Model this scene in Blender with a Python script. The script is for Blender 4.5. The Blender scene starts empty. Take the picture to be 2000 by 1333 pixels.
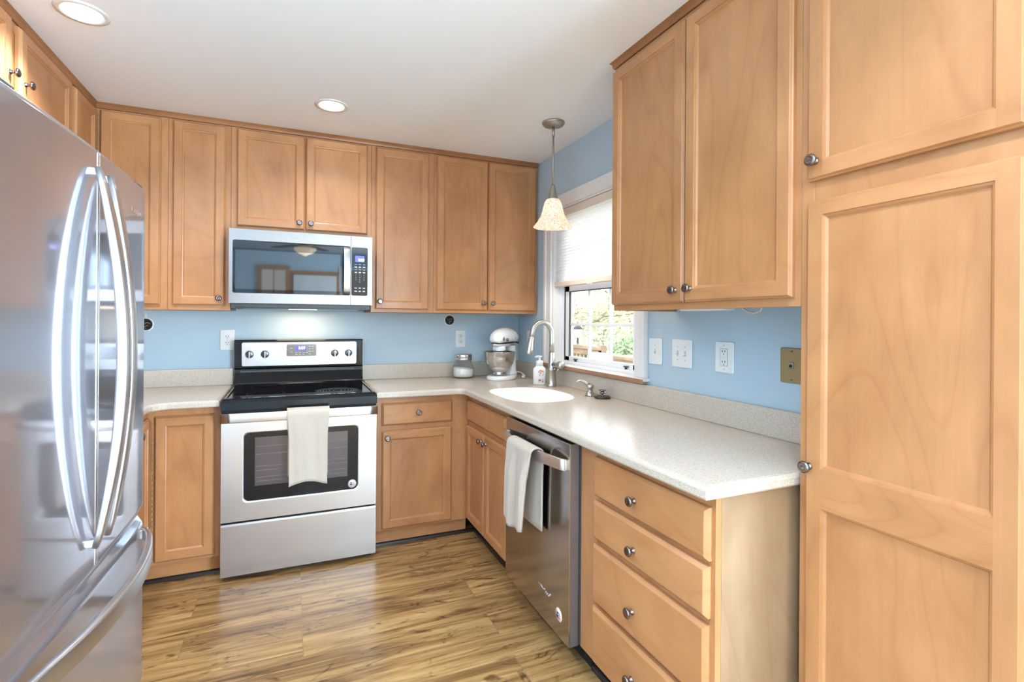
import bpy, bmesh, math, random
from mathutils import Vector, Matrix
random.seed(7)
PI = math.pi
sc = bpy.context.scene
COL = sc.collection

# ------------------------------------------------------------------ camera
def make_camera():
    cd = bpy.data.cameras.new('camera'); co = bpy.data.objects.new('camera', cd); COL.objects.link(co)
    yaw, roll = 0.3929, 0.0071
    f = Vector((math.sin(yaw), math.cos(yaw), 0)); r = Vector((math.cos(yaw), -math.sin(yaw), 0)); u = r.cross(f)
    r2 = math.cos(roll)*r + math.sin(roll)*u; u2 = -math.sin(roll)*r + math.cos(roll)*u
    m = Matrix.Identity(4)
    for i in range(3):
        m[i][0] = r2[i]; m[i][1] = u2[i]; m[i][2] = -f[i]
    m[0][3], m[1][3], m[2][3] = -1.6205, -3.5539, 1.3251
    co.matrix_world = m
    cd.sensor_fit = 'HORIZONTAL'; cd.sensor_width = 36
    cd.lens = 983.5*36/2000
    cd.shift_x = 22.6/2000; cd.shift_y = -(666.5-625.2)/2000
    cd.clip_start = 0.02; cd.clip_end = 200
    sc.camera = co
make_camera()
# ------------------------------------------------------------------ view, world, large lights
sc.view_settings.view_transform = 'Standard'; sc.view_settings.look = 'None'
sc.view_settings.exposure = 0.62; sc.view_settings.gamma = 1.0; sc.view_settings.use_curve_mapping = False
try:
    sc.cycles.use_denoising = True; sc.cycles.denoiser = 'OPENIMAGEDENOISE'
    sc.cycles.max_bounces = 10; sc.cycles.diffuse_bounces = 6; sc.cycles.glossy_bounces = 6; sc.cycles.transmission_bounces = 8
    sc.cycles.sample_clamp_indirect = 8; sc.cycles.caustics_reflective = False; sc.cycles.caustics_refractive = False
except Exception: pass
def make_world():
    w = bpy.data.worlds.new('world'); sc.world = w; w.use_nodes = True
    nt = w.node_tree; nt.nodes.clear()
    o = nt.nodes.new('ShaderNodeOutputWorld'); b = nt.nodes.new('ShaderNodeBackground')
    tc = nt.nodes.new('ShaderNodeTexCoord'); sx = nt.nodes.new('ShaderNodeSeparateXYZ'); rp = nt.nodes.new('ShaderNodeValToRGB')
    nt.links.new(tc.outputs['Generated'], sx.inputs[0]); nt.links.new(sx.outputs['Z'], rp.inputs[0])
    rp.color_ramp.elements[0].position = 0.0; rp.color_ramp.elements[0].color = (0.75, 0.78, 0.74, 1)
    rp.color_ramp.elements[1].position = 0.35; rp.color_ramp.elements[1].color = (0.90, 0.95, 1.0, 1)
    nt.links.new(rp.outputs[0], b.inputs[0]); b.inputs[1].default_value = 2.9
    nt.links.new(b.outputs[0], o.inputs[0])
make_world()
def area(name, loc, rot, sx, sy, power, color):
    l = bpy.data.lights.new(name, 'AREA'); l.shape = 'RECTANGLE'; l.size = sx; l.size_y = sy; l.energy = power; l.color = color
    o = bpy.data.objects.new(name, l); COL.objects.link(o); o.location = loc; o.rotation_euler = rot
    return o
# area lights added behind the camera as daylight fill, set at the dining-end openings
area('added_rear_light', (-0.46, -6.48, 1.25), (PI/2, 0, PI), 0.70, 1.85, 720, (0.61, 0.85, 1.07))
area('added_rear_light_narrow', (-1.895, -6.48, 1.25), (PI/2, 0, PI), 0.36, 1.7, 290, (0.61, 0.85, 1.07))
area('added_patio_light', (0.18, -5.10, 1.10), (PI/2, 0, PI/2), 1.8, 2.0, 420, (0.61, 0.85, 1.07))

# ------------------------------------------------------------------ materials
MATS = {}
def nmat(name):
    m = bpy.data.materials.new(name); m.use_nodes = True; MATS[name] = m
    nt = m.node_tree; p = nt.nodes['Principled BSDF']
    return m, nt, p
def setp(p, **k):
    names = dict(color='Base Color', rough='Roughness', metal='Metallic', spec='Specular IOR Level', ior='IOR', coat='Coat Weight', coatr='Coat Roughness',
                 trans='Transmission Weight', emc='Emission Color', ems='Emission Strength', aniso='Anisotropic', sheen='Sheen Weight', alpha='Alpha', sss='Subsurface Weight')
    for a, v in k.items():
        if isinstance(v, tuple) and len(v) == 3: v = (*v, 1)
        p.inputs[names[a]].default_value = v
def plain(name, color, rough=0.5, **k):
    m, nt, p = nmat(name); setp(p, color=color, rough=rough, **k); return m
def N(nt, t, **k):
    n = nt.nodes.new(t)
    for a, v in k.items(): setattr(n, a, v)
    return n
def objvec(nt, scale, rnd=True):
    tc = N(nt, 'ShaderNodeTexCoord'); mp = N(nt, 'ShaderNodeMapping'); mp.inputs['Scale'].default_value = scale
    if rnd:
        oi = N(nt, 'ShaderNodeObjectInfo'); mu = N(nt, 'ShaderNodeVectorMath', operation='MULTIPLY')
        cb = N(nt, 'ShaderNodeCombineXYZ')
        for i in range(3): nt.links.new(oi.outputs['Random'], cb.inputs[i])
        mu.inputs[1].default_value = (7.3, 11.7, 5.1); nt.links.new(cb.outputs[0], mu.inputs[0])
        ad = N(nt, 'ShaderNodeVectorMath', operation='ADD')
        nt.links.new(tc.outputs['Object'], ad.inputs[0]); nt.links.new(mu.outputs[0], ad.inputs[1]); nt.links.new(ad.outputs[0], mp.inputs[0])
    else: nt.links.new(tc.outputs['Object'], mp.inputs[0])
    return mp.outputs[0]
def noise(nt, vec, scale, detail=4, rough=0.55, dist=0.0):
    n = N(nt, 'ShaderNodeTexNoise'); n.inputs['Scale'].default_value = scale; n.inputs['Detail'].default_value = detail
    n.inputs['Roughness'].default_value = rough; n.inputs['Distortion'].default_value = dist
    nt.links.new(vec, n.inputs['Vector']); return n.outputs['Fac']
def ramp(nt, fac, stops):
    r = N(nt, 'ShaderNodeValToRGB'); e = r.color_ramp.elements
    while len(e) < len(stops): e.new(0.5)
    for i, (p, c) in enumerate(stops): e[i].position = p; e[i].color = (*c, 1) if len(c) == 3 else c
    nt.links.new(fac, r.inputs[0]); return r.outputs[0]
def mix(nt, a, b, fac=None, kind='MIX', f=0.5):
    m = N(nt, 'ShaderNodeMix', data_type='RGBA', blend_type=kind)
    if fac is not None: nt.links.new(fac, m.inputs[0])
    else: m.inputs[0].default_value = f
    for s, i in ((a, 6), (b, 7)):
        if isinstance(s, tuple): m.inputs[i].default_value = (*s, 1)
        else: nt.links.new(s, m.inputs[i])
    return m.outputs[2]
def bump(nt, p, fac, strength=0.1, dist=0.002):
    b = N(nt, 'ShaderNodeBump'); b.inputs['Strength'].default_value = strength; b.inputs['Distance'].default_value = dist
    nt.links.new(fac, b.inputs['Height']); nt.links.new(b.outputs[0], p.inputs['Normal'])

def maple(name, axis, c0, c1, c2, rough=0.36):
    m, nt, p = nmat(name)
    s = {'z': (4.2, 4.2, 1.0), 'x': (1.0, 1.0, 4.2)}[axis]
    fs = {'z': (110, 110, 2.5), 'x': (2.5, 2.5, 110)}[axis]
    fig = noise(nt, objvec(nt, s), 1.0, 5, 0.6, 1.1)
    base = ramp(nt, fig, [(0.28, c0), (0.5, c1), (0.72, c2)])
    cloud = noise(nt, objvec(nt, (2.2, 2.2, 2.2)), 1.6, 3, 0.5)
    cl = ramp(nt, cloud, [(0.3, (0.86, 0.84, 0.82)), (0.7, (1.06, 1.06, 1.06))])
    b2 = mix(nt, base, cl, kind='MULTIPLY', f=1.0)
    fine = noise(nt, objvec(nt, fs), 1.0, 3, 0.6)
    fr = ramp(nt, fine, [(0.25, (0.93, 0.91, 0.89)), (0.6, (1.02, 1.02, 1.02))])
    b3 = mix(nt, b2, fr, kind='MULTIPLY', f=0.5)
    # cathedral growth lines: contours of a slow stretched noise
    cn = noise(nt, objvec(nt, {'z': (1.9, 1.9, 0.62), 'x': (0.62, 0.62, 1.9)}[axis]), 1.0, 2, 0.45, 0.5)
    cm = N(nt, 'ShaderNodeMath', operation='MULTIPLY'); cm.inputs[1].default_value = 15.0; nt.links.new(cn, cm.inputs[0])
    cf = N(nt, 'ShaderNodeMath', operation='FRACT'); nt.links.new(cm.outputs[0], cf.inputs[0])
    cr = ramp(nt, cf.outputs[0], [(0.0, (0.86, 0.78, 0.72)), (0.10, (0.97, 0.95, 0.93)), (0.35, (1.03, 1.03, 1.03)), (0.90, (0.99, 0.98, 0.97)), (1.0, (0.88, 0.81, 0.75))])
    b3 = mix(nt, b3, cr, kind='MULTIPLY', f=0.6)
    mt = noise(nt, objvec(nt, {'z': (16, 16, 7), 'x': (7, 7, 16)}[axis]), 1.0, 3, 0.6, 0.8)
    b3 = mix(nt, b3, ramp(nt, mt, [(0.3, (0.93, 0.92, 0.90)), (0.7, (1.05, 1.05, 1.05))]), kind='MULTIPLY', f=0.8)
    # occasional mineral streaks
    st = noise(nt, objvec(nt, {'z': (30, 30, 1.6), 'x': (1.6, 1.6, 30)}[axis]), 1.0, 2, 0.5, 0.4)
    sr = ramp(nt, st, [(0.70, (1, 1, 1)), (0.80, (0.78, 0.66, 0.56))])
    b4 = mix(nt, b3, sr, kind='MULTIPLY', f=0.45)
    nt.links.new(b4, p.inputs['Base Color'])
    setp(p, rough=rough, spec=0.45, coat=0.12, coatr=0.25)
    bump(nt, p, fine, 0.05, 0.001)
    return m
MC = ((0.455, 0.202, 0.080), (0.505, 0.236, 0.098), (0.548, 0.268, 0.117))
maple('maple_upright', 'z', *MC); maple('maple_level', 'x', *MC)
maple('maple_panel', 'z', (0.435, 0.191, 0.075), (0.490, 0.227, 0.093), (0.538, 0.262, 0.113))
maple('maple_pale', 'z', (0.30, 0.185, 0.10), (0.345, 0.223, 0.126), (0.385, 0.26, 0.158), 0.45)
maple('crown_wood', 'x', (0.27, 0.105, 0.036), (0.34, 0.140, 0.052), (0.40, 0.175, 0.070))
maple('sill_wood', 'x', (0.36, 0.19, 0.10), (0.45, 0.25, 0.14), (0.52, 0.31, 0.19), 0.55)
maple('deck_wood', 'x', (0.22, 0.15, 0.10), (0.30, 0.21, 0.14), (0.40, 0.29, 0.20), 0.7)

def floor_mat():
    m, nt, p = nmat('plank_floor')
    tc = N(nt, 'ShaderNodeTexCoord')
    br = N(nt, 'ShaderNodeTexBrick'); br.offset = 0.37; br.offset_frequency = 2; br.squash = 1.0
    br.inputs['Scale'].default_value = 1.0; br.inputs['Brick Width'].default_value = 1.22; br.inputs['Row Height'].default_value = 0.155
    br.inputs['Mortar Size'].default_value = 0.0016; br.inputs['Mortar Smooth'].default_value = 0.2; br.inputs['Bias'].default_value = 0
    br.inputs['Color1'].default_value = (0, 0, 0, 1); br.inputs['Color2'].default_value = (1, 1, 1, 1); br.inputs['Mortar'].default_value = (0.5, 0.5, 0.5, 1)
    mp0 = N(nt, 'ShaderNodeMapping'); mp0.inputs['Location'].default_value = (0.35, 0.045, 0)
    nt.links.new(tc.outputs['Object'], mp0.inputs[0]); nt.links.new(mp0.outputs[0], br.inputs['Vector'])
    off = N(nt, 'ShaderNodeVectorMath', operation='MULTIPLY_ADD'); off.inputs[1].default_value = (13.7, 9.1, 4.3)
    nt.links.new(br.outputs['Color'], off.inputs[0]); nt.links.new(tc.outputs['Object'], off.inputs[2])
    def sv(s):
        q = N(nt, 'ShaderNodeMapping'); q.inputs['Scale'].default_value = s; nt.links.new(off.outputs[0], q.inputs[0]); return q.outputs[0]
    g = noise(nt, sv((0.8, 10, 1)), 1.0, 7, 0.66, 2.2)
    col = ramp(nt, g, [(0.27, (0.075, 0.038, 0.015)), (0.38, (0.205, 0.110, 0.042)), (0.48, (0.37, 0.212, 0.082)), (0.60, (0.50, 0.312, 0.132)), (0.76, (0.63, 0.425, 0.205))])
    fg = noise(nt, sv((4, 120, 1)), 1.0, 4, 0.6)
    c2 = mix(nt, col, ramp(nt, fg, [(0.3, (0.74, 0.70, 0.66)), (0.62, (1.05, 1.05, 1.05))]), kind='MULTIPLY', f=0.8)
    kn = noise(nt, sv((3.2, 9, 1)), 1.0, 3, 0.7, 2.4)
    c3 = mix(nt, c2, ramp(nt, kn, [(0.56, (1, 1, 1)), (0.67, (0.28, 0.22, 0.18))]), kind='MULTIPLY', f=0.85)
    big = noise(nt, sv((0.9, 3.0, 1)), 1.0, 3, 0.6, 0.8)
    c3 = mix(nt, c3, ramp(nt, big, [(0.35, (0.78, 0.74, 0.69)), (0.55, (1.0, 1.0, 0.98))]), kind='MULTIPLY', f=0.8)
    pk = noise(nt, sv((16, 60, 1)), 1.0, 2, 0.6, 0.6)
    c4 = mix(nt, c3, ramp(nt, pk, [(0.72, (1, 1, 1)), (0.80, (0.35, 0.28, 0.24))]), kind='MULTIPLY', f=0.8)
    tone = ramp(nt, br.outputs['Color'], [(0.0, (0.88, 0.86, 0.85)), (0.5, (1.0, 0.99, 0.97)), (1.0, (1.08, 1.06, 1.04))])
    c5 = mix(nt, c4, tone, kind='MULTIPLY', f=1.0)
    c6 = mix(nt, c5, (0.27, 0.16, 0.08), fac=br.outputs['Fac'])
    nt.links.new(c6, p.inputs['Base Color'])
    setp(p, rough=0.30, spec=0.5)
    bump(nt, p, fg, 0.12, 0.001)
floor_mat()
def speckle(name, c0, c1, c2, scale=430, rough=0.22):
    m, nt, p = nmat(name)
    v = objvec(nt, (1, 1, 1), False)
    n1 = noise(nt, v, scale, 2, 0.7)
    col = ramp(nt, n1, [(0.36, c0), (0.5, c1), (0.64, c2)])
    nt.links.new(col, p.inputs['Base Color']); setp(p, rough=rough, spec=0.5)
speckle('solid_surface', (0.45, 0.37, 0.288), (0.585, 0.505, 0.413), (0.69, 0.615, 0.52))
def paint(name, color, rough=0.55, bs=0.03):
    m, nt, p = nmat(name); setp(p, color=color, rough=rough, spec=0.35)
    bump(nt, p, noise(nt, objvec(nt, (1, 1, 1), False), 180, 2), bs, 0.001)
paint('blue_paint', (0.475, 0.58, 0.655)); paint('ceiling_paint', (0.86, 0.855, 0.85), 0.8); paint('white_trim', (0.80, 0.77, 0.74), 0.35, 0.01)
paint('white_vinyl', (0.88, 0.89, 0.90), 0.3, 0.0)
def steel(name, color, rough, brush=(1.5, 1.5, 220), var=0.06, aniso=0.4):
    m, nt, p = nmat(name); setp(p, color=color, metal=1.0, rough=rough, aniso=aniso)
    setp(p, aniso=0.0)
    n = noise(nt, objvec(nt, brush), 1.0, 3, 0.6)
    a, b = rough-var, rough+var
    mr = N(nt, 'ShaderNodeMapRange'); mr.inputs['To Min'].default_value = a; mr.inputs['To Max'].default_value = b
    nt.links.new(n, mr.inputs['Value']); nt.links.new(mr.outputs[0], p.inputs['Roughness'])
steel('brushed_steel', (0.53, 0.495, 0.475), 0.26, brush=(1, 1, 90), var=0.0)
steel('oven_steel', (0.285, 0.262, 0.25), 0.26, brush=(1, 1, 90), var=0.0)
def two_lobe(name, color, r0, r1, f):
    m = bpy.data.materials.new(name); m.use_nodes = True; MATS[name] = m; nt = m.node_tree; nt.nodes.clear()
    o = N(nt, 'ShaderNodeOutputMaterial'); mx = N(nt, 'ShaderNodeMixShader'); mx.inputs[0].default_value = f
    for k, r in enumerate((r0, r1)):
        g = N(nt, 'ShaderNodeBsdfAnisotropic'); g.inputs['Color'].default_value = (*color, 1); g.inputs['Roughness'].default_value = r; nt.links.new(g.outputs[0], mx.inputs[1+k])
    nt.links.new(mx.outputs[0], o.inputs[0])
two_lobe('fridge_steel', (0.66, 0.66, 0.715), 0.075, 0.45, 0.50)
steel('washer_steel', (0.47, 0.45, 0.435), 0.17, var=0.04)
steel('handle_steel', (0.58, 0.575, 0.58), 0.36, brush=(220, 220, 2), var=0.0)
steel('nickel', (0.50, 0.475, 0.45), 0.31, brush=(100, 100, 100), var=0.0)
steel('bowl_steel', (0.66, 0.65, 0.64), 0.2, brush=(2, 2, 160), var=0.0)
plain('knob_metal', (0.23, 0.20, 0.20), 0.2, metal=1.0)
plain('antique_brass', (0.47, 0.39, 0.22), 0.38, metal=0.9)
plain('pewter', (0.40, 0.37, 0.30), 0.45, metal=0.75)
plain('black_enamel', (0.008, 0.008, 0.010), 0.10, spec=0.3)
plain('black_glass', (0.006, 0.006, 0.008), 0.03, spec=0.35)
plain('mirror_glass', (0.020, 0.018, 0.018), 0.03, ior=1.62)
plain('black_plastic', (0.02, 0.02, 0.022), 0.4)
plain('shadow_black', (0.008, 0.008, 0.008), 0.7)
plain('charcoal', (0.07, 0.07, 0.075), 0.45)
plain('grey_metal', (0.30, 0.30, 0.31), 0.4, metal=0.6)
plain('display_grey', (0.16, 0.155, 0.15), 0.12, ior=1.8)
plain('white_plastic', (0.83, 0.82, 0.79), 0.3)
plain('ivory_plastic', (0.78, 0.76, 0.72), 0.35)
plain('white_enamel', (0.84, 0.83, 0.81), 0.15, coat=0.4)
plain('sink_white', (0.93, 0.925, 0.90), 0.25)
plain('slot_dark', (0.10, 0.10, 0.10), 0.6)
plain('dark_rubber', (0.045, 0.035, 0.03), 0.35)
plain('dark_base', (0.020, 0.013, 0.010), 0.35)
plain('button_print', (0.55, 0.55, 0.56), 0.5)
plain('faint_print', (0.42, 0.42, 0.44), 0.4)
plain('clock_blue', (0.06, 0.06, 0.28), 0.3, emc=(0.16, 0.16, 0.75), ems=0.45)
plain('clock_digit', (0.5, 0.6, 1.0), 0.3, emc=(0.75, 0.82, 1.0), ems=2.2)
plain('logo_silver', (0.75, 0.75, 0.77), 0.25, metal=1.0)
plain('red_print', (0.55, 0.12, 0.12), 0.5); plain('navy_print', (0.04, 0.05, 0.16), 0.5); plain('orange_print', (0.75, 0.28, 0.14), 0.5)
plain('pink_print', (0.78, 0.42, 0.45), 0.5); plain('brown_print', (0.30, 0.16, 0.08), 0.5); plain('gold_print', (0.62, 0.48, 0.22), 0.5)
plain('oven_cavity', (0.085, 0.07, 0.085), 0.35)
plain('rack_metal', (0.45, 0.40, 0.38), 0.3, metal=0.8)
plain('flour', (0.86, 0.82, 0.75), 0.9)
plain('sticker_silver', (0.72, 0.72, 0.74), 0.35, metal=0.3)
plain('shade_beige', (0.72, 0.62, 0.54), 0.6)
plain('bark', (0.25, 0.19, 0.14), 0.9); plain('cushion', (0.75, 0.74, 0.73), 0.9); plain('grass', (0.30, 0.36, 0.18), 1.0)
plain('bulb_glow', (1, 1, 1), 0.5, emc=(1.0, 0.93, 0.82), ems=14.0)
plain('lamp_bulb', (1, 1, 1), 0.5, emc=(1.0, 0.93, 0.82), ems=3.0)
plain('can_white', (0.86, 0.82, 0.75), 0.35)
plain('fan_wood', (0.17, 0.12, 0.09), 0.4)
plain('fan_bowl', (0.85, 0.72, 0.55), 0.4, emc=(1.0, 0.84, 0.62), ems=7.0)
def fabric():
    m, nt, p = nmat('cotton'); v = objvec(nt, (1, 1, 1))
    n = noise(nt, v, 420, 2, 0.6); nt.links.new(ramp(nt, n, [(0.3, (0.46, 0.385, 0.31)), (0.7, (0.58, 0.495, 0.41))]), p.inputs['Base Color'])
    setp(p, rough=0.95, sheen=0.3); bump(nt, p, n, 0.5, 0.002)
fabric()
def glassy(name, tint=(1, 1, 1), refl=0.08, rough=0.0):
    m = bpy.data.materials.new(name); m.use_nodes = True; MATS[name] = m; nt = m.node_tree; nt.nodes.clear()
    o = N(nt, 'ShaderNodeOutputMaterial'); t = N(nt, 'ShaderNodeBsdfTransparent'); g = N(nt, 'ShaderNodeBsdfGlossy'); mx = N(nt, 'ShaderNodeMixShader'); lw = N(nt, 'ShaderNodeLayerWeight'); lw.inputs[0].default_value = 0.5
    pw = N(nt, 'ShaderNodeMath', operation='POWER'); pw.inputs[1].default_value = 4.0; ma = N(nt, 'ShaderNodeMath', operation='MULTIPLY_ADD'); ma.inputs[1].default_value = 0.8; ma.inputs[2].default_value = refl*0.6
    t.inputs[0].default_value = (*tint, 1); g.inputs['Roughness'].default_value = rough
    nt.links.new(lw.outputs['Facing'], pw.inputs[0]); nt.links.new(pw.outputs[0], ma.inputs[0])
    nt.links.new(ma.outputs[0], mx.inputs[0]); nt.links.new(t.outputs[0], mx.inputs[1]); nt.links.new(g.outputs[0], mx.inputs[2]); nt.links.new(mx.outputs[0], o.inputs[0])
glassy('clear_glass')
def translucent(name, color, mixf, pattern=None, em=None):
    m = bpy.data.materials.new(name); m.use_nodes = True; MATS[name] = m; nt = m.node_tree; nt.nodes.clear()
    o = N(nt, 'ShaderNodeOutputMaterial'); d = N(nt, 'ShaderNodeBsdfDiffuse'); t = N(nt, 'ShaderNodeBsdfTranslucent'); mx = N(nt, 'ShaderNodeMixShader'); mx.inputs[0].default_value = mixf
    for n in (d, t): n.inputs[0].default_value = (*color, 1)
    if pattern:
        c = pattern(nt)
        for n in (d, t): nt.links.new(c, n.inputs[0])
    nt.links.new(d.outputs[0], mx.inputs[1]); nt.links.new(t.outputs[0], mx.inputs[2]); out = mx.outputs[0]
    if em:
        e = N(nt, 'ShaderNodeEmission'); e.inputs[1].default_value = em; ad = N(nt, 'ShaderNodeAddShader')
        if pattern: nt.links.new(c, e.inputs[0])
        nt.links.new(out, ad.inputs[0]); nt.links.new(e.outputs[0], ad.inputs[1]); out = ad.outputs[0]
    nt.links.new(out, o.inputs[0])
translucent('shade_fabric', (0.92, 0.92, 0.94), 0.55)
def lamp_pattern(nt):
    v = objvec(nt, (1, 1, 1), False)
    n = noise(nt, v, 75, 3, 0.6, 1.8)
    a = ramp(nt, n, [(0.44, (0.93, 0.86, 0.72)), (0.53, (0.42, 0.20, 0.14)), (0.60, (0.90, 0.78, 0.62))])
    return a
translucent('lamp_glass', (0.95, 0.9, 0.8), 0.5, lamp_pattern, 0.42)
def leafy(name, c0, c1):
    m, nt, p = nmat(name); oi = noise(nt, objvec(nt, (1, 1, 1), False), 3, 2)
    nt.links.new(ramp(nt, oi, [(0.3, c0), (0.7, c1)]), p.inputs['Base Color']); setp(p, rough=0.7)
leafy('leaf_pale', (0.42, 0.46, 0.26), (0.58, 0.56, 0.36)); leafy('leaf_green', (0.26, 0.38, 0.20), (0.40, 0.50, 0.28))

# ------------------------------------------------------------------ mesh helpers
class MB:
    def __init__(s): s.bm = bmesh.new(); s.mats = []
    def mi(s, m):
        if m not in s.mats: s.mats.append(m)
        return s.mats.index(m)
    def face(s, vs, m=None, smooth=False):
        try:
            f = s.bm.faces.new(vs); f.material_index = s.mi(m); f.smooth = smooth; return f
        except ValueError: return None
    def v(s, co): return s.bm.verts.new(co)
    def box(s, x0, x1, y0, y1, z0, z1, m=None, bev=0.0, seg=2):
        if x0 > x1: x0, x1 = x1, x0
        if y0 > y1: y0, y1 = y1, y0
        if z0 > z1: z0, z1 = z1, z0
        vs = [s.v((x, y, z)) for x in (x0, x1) for y in (y0, y1) for z in (z0, z1)]
        fs = []
        for q in ((0, 1, 3, 2), (4, 6, 7, 5), (0, 4, 5, 1), (2, 3, 7, 6), (0, 2, 6, 4), (1, 5, 7, 3)):
            fs.append(s.face([vs[i] for i in q], m))
        if bev > 0:
            es = list({e for f in fs for e in f.edges})
            r = bmesh.ops.bevel(s.bm, geom=es, offset=bev, segments=seg, affect='EDGES', profile=0.5)
            for f in r['faces']: f.material_index = s.mi(m); f.smooth = True
        return s
    def ring(s, pts): return [s.v(p) for p in pts]
    def bridge(s, a, b, m=None, smooth=True, closed=True):
        n = len(a)
        for i in range(n if closed else n-1):
            j = (i+1) % n; s.face([a[i], a[j], b[j], b[i]], m, smooth)
    def cap(s, r, m=None, flip=False): s.face(list(reversed(r)) if flip else r, m)
    def lathe(s, prof, n=24, m=None, axis='z', c=(0, 0, 0), smooth=True, cap0=True, cap1=True, arc=None):
        def P(r, h, a):
            x, y = r*math.cos(a), r*math.sin(a)
            if axis == 'z': q = (x, y, h)
            elif axis == 'y': q = (x, h, y)
            else: q = (h, x, y)
            return (q[0]+c[0], q[1]+c[1], q[2]+c[2])
        rings = [s.ring([P(max(r, 1e-5), h, 2*PI*i/n) for i in range(n)]) for r, h in prof]
        for a, b in zip(rings, rings[1:]): s.bridge(a, b, m, smooth)
        if cap0: s.cap(rings[0], m, True)
        if cap1: s.cap(rings[-1], m)
        return s
    def cyl(s, p0, p1, r, n=16, m=None, r1=None):
        return s.tube([p0, p1], [r, r if r1 is None else r1], n, m)
    def tube(s, path, rad, n=10, m=None, sx=1.0, sy=1.0, up=None, caps=True):
        path = [Vector(p) for p in path]
        if not isinstance(rad, (list, tuple)): rad = [rad]*len(path)
        rings = []; prev = None
        for i, p in enumerate(path):
            t = (path[min(i+1, len(path)-1)]-path[max(i-1, 0)]).normalized()
            if up is not None: u = Vector(up)
            elif prev is None: u = Vector((0, 0, 1)) if abs(t.z) < 0.9 else Vector((1, 0, 0))
            else: u = prev
            u = (u-t*u.dot(t)).normalized(); prev = u; w = t.cross(u)
            rings.append(s.ring([p+rad[i]*(sx*math.cos(2*PI*k/n)*u+sy*math.sin(2*PI*k/n)*w) for k in range(n)]))
        for a, b in zip(rings, rings[1:]): s.bridge(a, b, m, True)
        if caps: s.cap(rings[0], m, True); s.cap(rings[-1], m)
        return s
    def bar(s, path, w, h, m=None, up=(0, 0, 1), rnd=0.3):   # rounded rectangular bar along a path: w along up, h across
        path = [Vector(p) for p in path]; rings = []
        ws = w if isinstance(w, list) else [w]*len(path); hs = h if isinstance(h, list) else [h]*len(path)
        for i, p in enumerate(path):
            t = (path[min(i+1, len(path)-1)]-path[max(i-1, 0)]).normalized(); u = Vector(up); u = (u-t*u.dot(t)).normalized(); q = t.cross(u)
            pts = []
            a, b = ws[i]/2, hs[i]/2; r = min(a, b)*rnd*2
            for (sa, sb, a0) in ((1, 1, 0), (-1, 1, 1), (-1, -1, 2), (1, -1, 3)):
                for k in range(4):
                    an = (a0+k/3)*PI/2
                    pts.append(p+u*(sa*(a-r)+r*math.cos(an))+q*(sb*(b-r)+r*math.sin(an)))
            rings.append(s.ring(pts))
        for a, b in zip(rings, rings[1:]): s.bridge(a, b, m, True)
        s.cap(rings[0], m, True); s.cap(rings[-1], m); return s
    def prism(s, pts, h0, h1, axis='y', m=None, bev=0.0):   # polygon (a,b) extruded along axis
        def P(a, b, h): return {'y': (a, h, b), 'z': (a, b, h), 'x': (h, a, b)}[axis]
        r0 = s.ring([P(a, b, h0) for a, b in pts]); r1 = s.ring([P(a, b, h1) for a, b in pts])
        s.bridge(r0, r1, m, False); s.cap(r0, m, True); s.cap(r1, m); return s
    def build(s, name, mat, parent=None, shade=None, recalc=True):
        if recalc: bmesh.ops.recalc_face_normals(s.bm, faces=s.bm.faces)
        me = bpy.data.meshes.new(name); s.bm.to_mesh(me); s.bm.free()
        names = s.mats if s.mats else [mat]
        if s.mats and None in s.mats: names = [mat if x is None else x for x in s.mats]
        for x in names: me.materials.append(MATS[x])
        o = bpy.data.objects.new(name, me); COL.objects.link(o)
        if parent is not None: o.parent = parent
        if shade is not None:
            for p in me.polygons: p.use_smooth = shade
        return o
def rrect(x0, x1, z0, z1, r, n=5):
    pts = []
    for cx, cz, a0 in ((x1-r, z1-r, 0), (x0+r, z1-r, 1), (x0+r, z0+r, 2), (x1-r, z0+r, 3)):
        for k in range(n+1):
            a = (a0+k/n)*PI/2; pts.append((cx+r*math.cos(a), cz+r*math.sin(a)))
    return pts
def tag(o, label=None, cat=None, group=None, kind=None):
    if label: o['label'] = label
    if cat: o['category'] = cat
    if group: o['group'] = group
    if kind: o['kind'] = kind
    return o
def thing(name, label, cat, loc=(0, 0, 0), rz=0.0, group=None):
    o = bpy.data.objects.new(name, None); COL.objects.link(o); o.empty_display_size = 0.1
    o.location = loc; o.rotation_euler = (0, 0, rz)
    return tag(o, label, cat, group)
def struct(name, mb, mat): return tag(mb.build(name, mat), kind='structure')
def text(name, body, size, loc, mat, parent, rot=(PI/2, 0, 0), ext=0.0006, align='CENTER', bold=0.0, width=None):
    cu = bpy.data.curves.new(name, 'FONT'); cu.body = body; cu.size = size; cu.extrude = ext; cu.align_x = align; cu.align_y = 'CENTER'; cu.offset = bold; cu.resolution_u = 3
    t = bpy.data.objects.new(name+'_tmp', cu); COL.objects.link(t)
    bpy.context.view_layer.update()
    me = bpy.data.meshes.new_from_object(t.evaluated_get(bpy.context.evaluated_depsgraph_get()))
    bpy.data.objects.remove(t); bpy.data.curves.remove(cu)
    if width and len(me.vertices):
        xs = [v.co.x for v in me.vertices]; k = width/(max(xs)-min(xs))
        for v in me.vertices: v.co.x *= k
    me.materials.clear(); me.materials.append(MATS[mat])
    o = bpy.data.objects.new(name, me); COL.objects.link(o); o.location = loc; o.rotation_euler = rot
    if parent is not None: o.parent = parent
    return o

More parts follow.
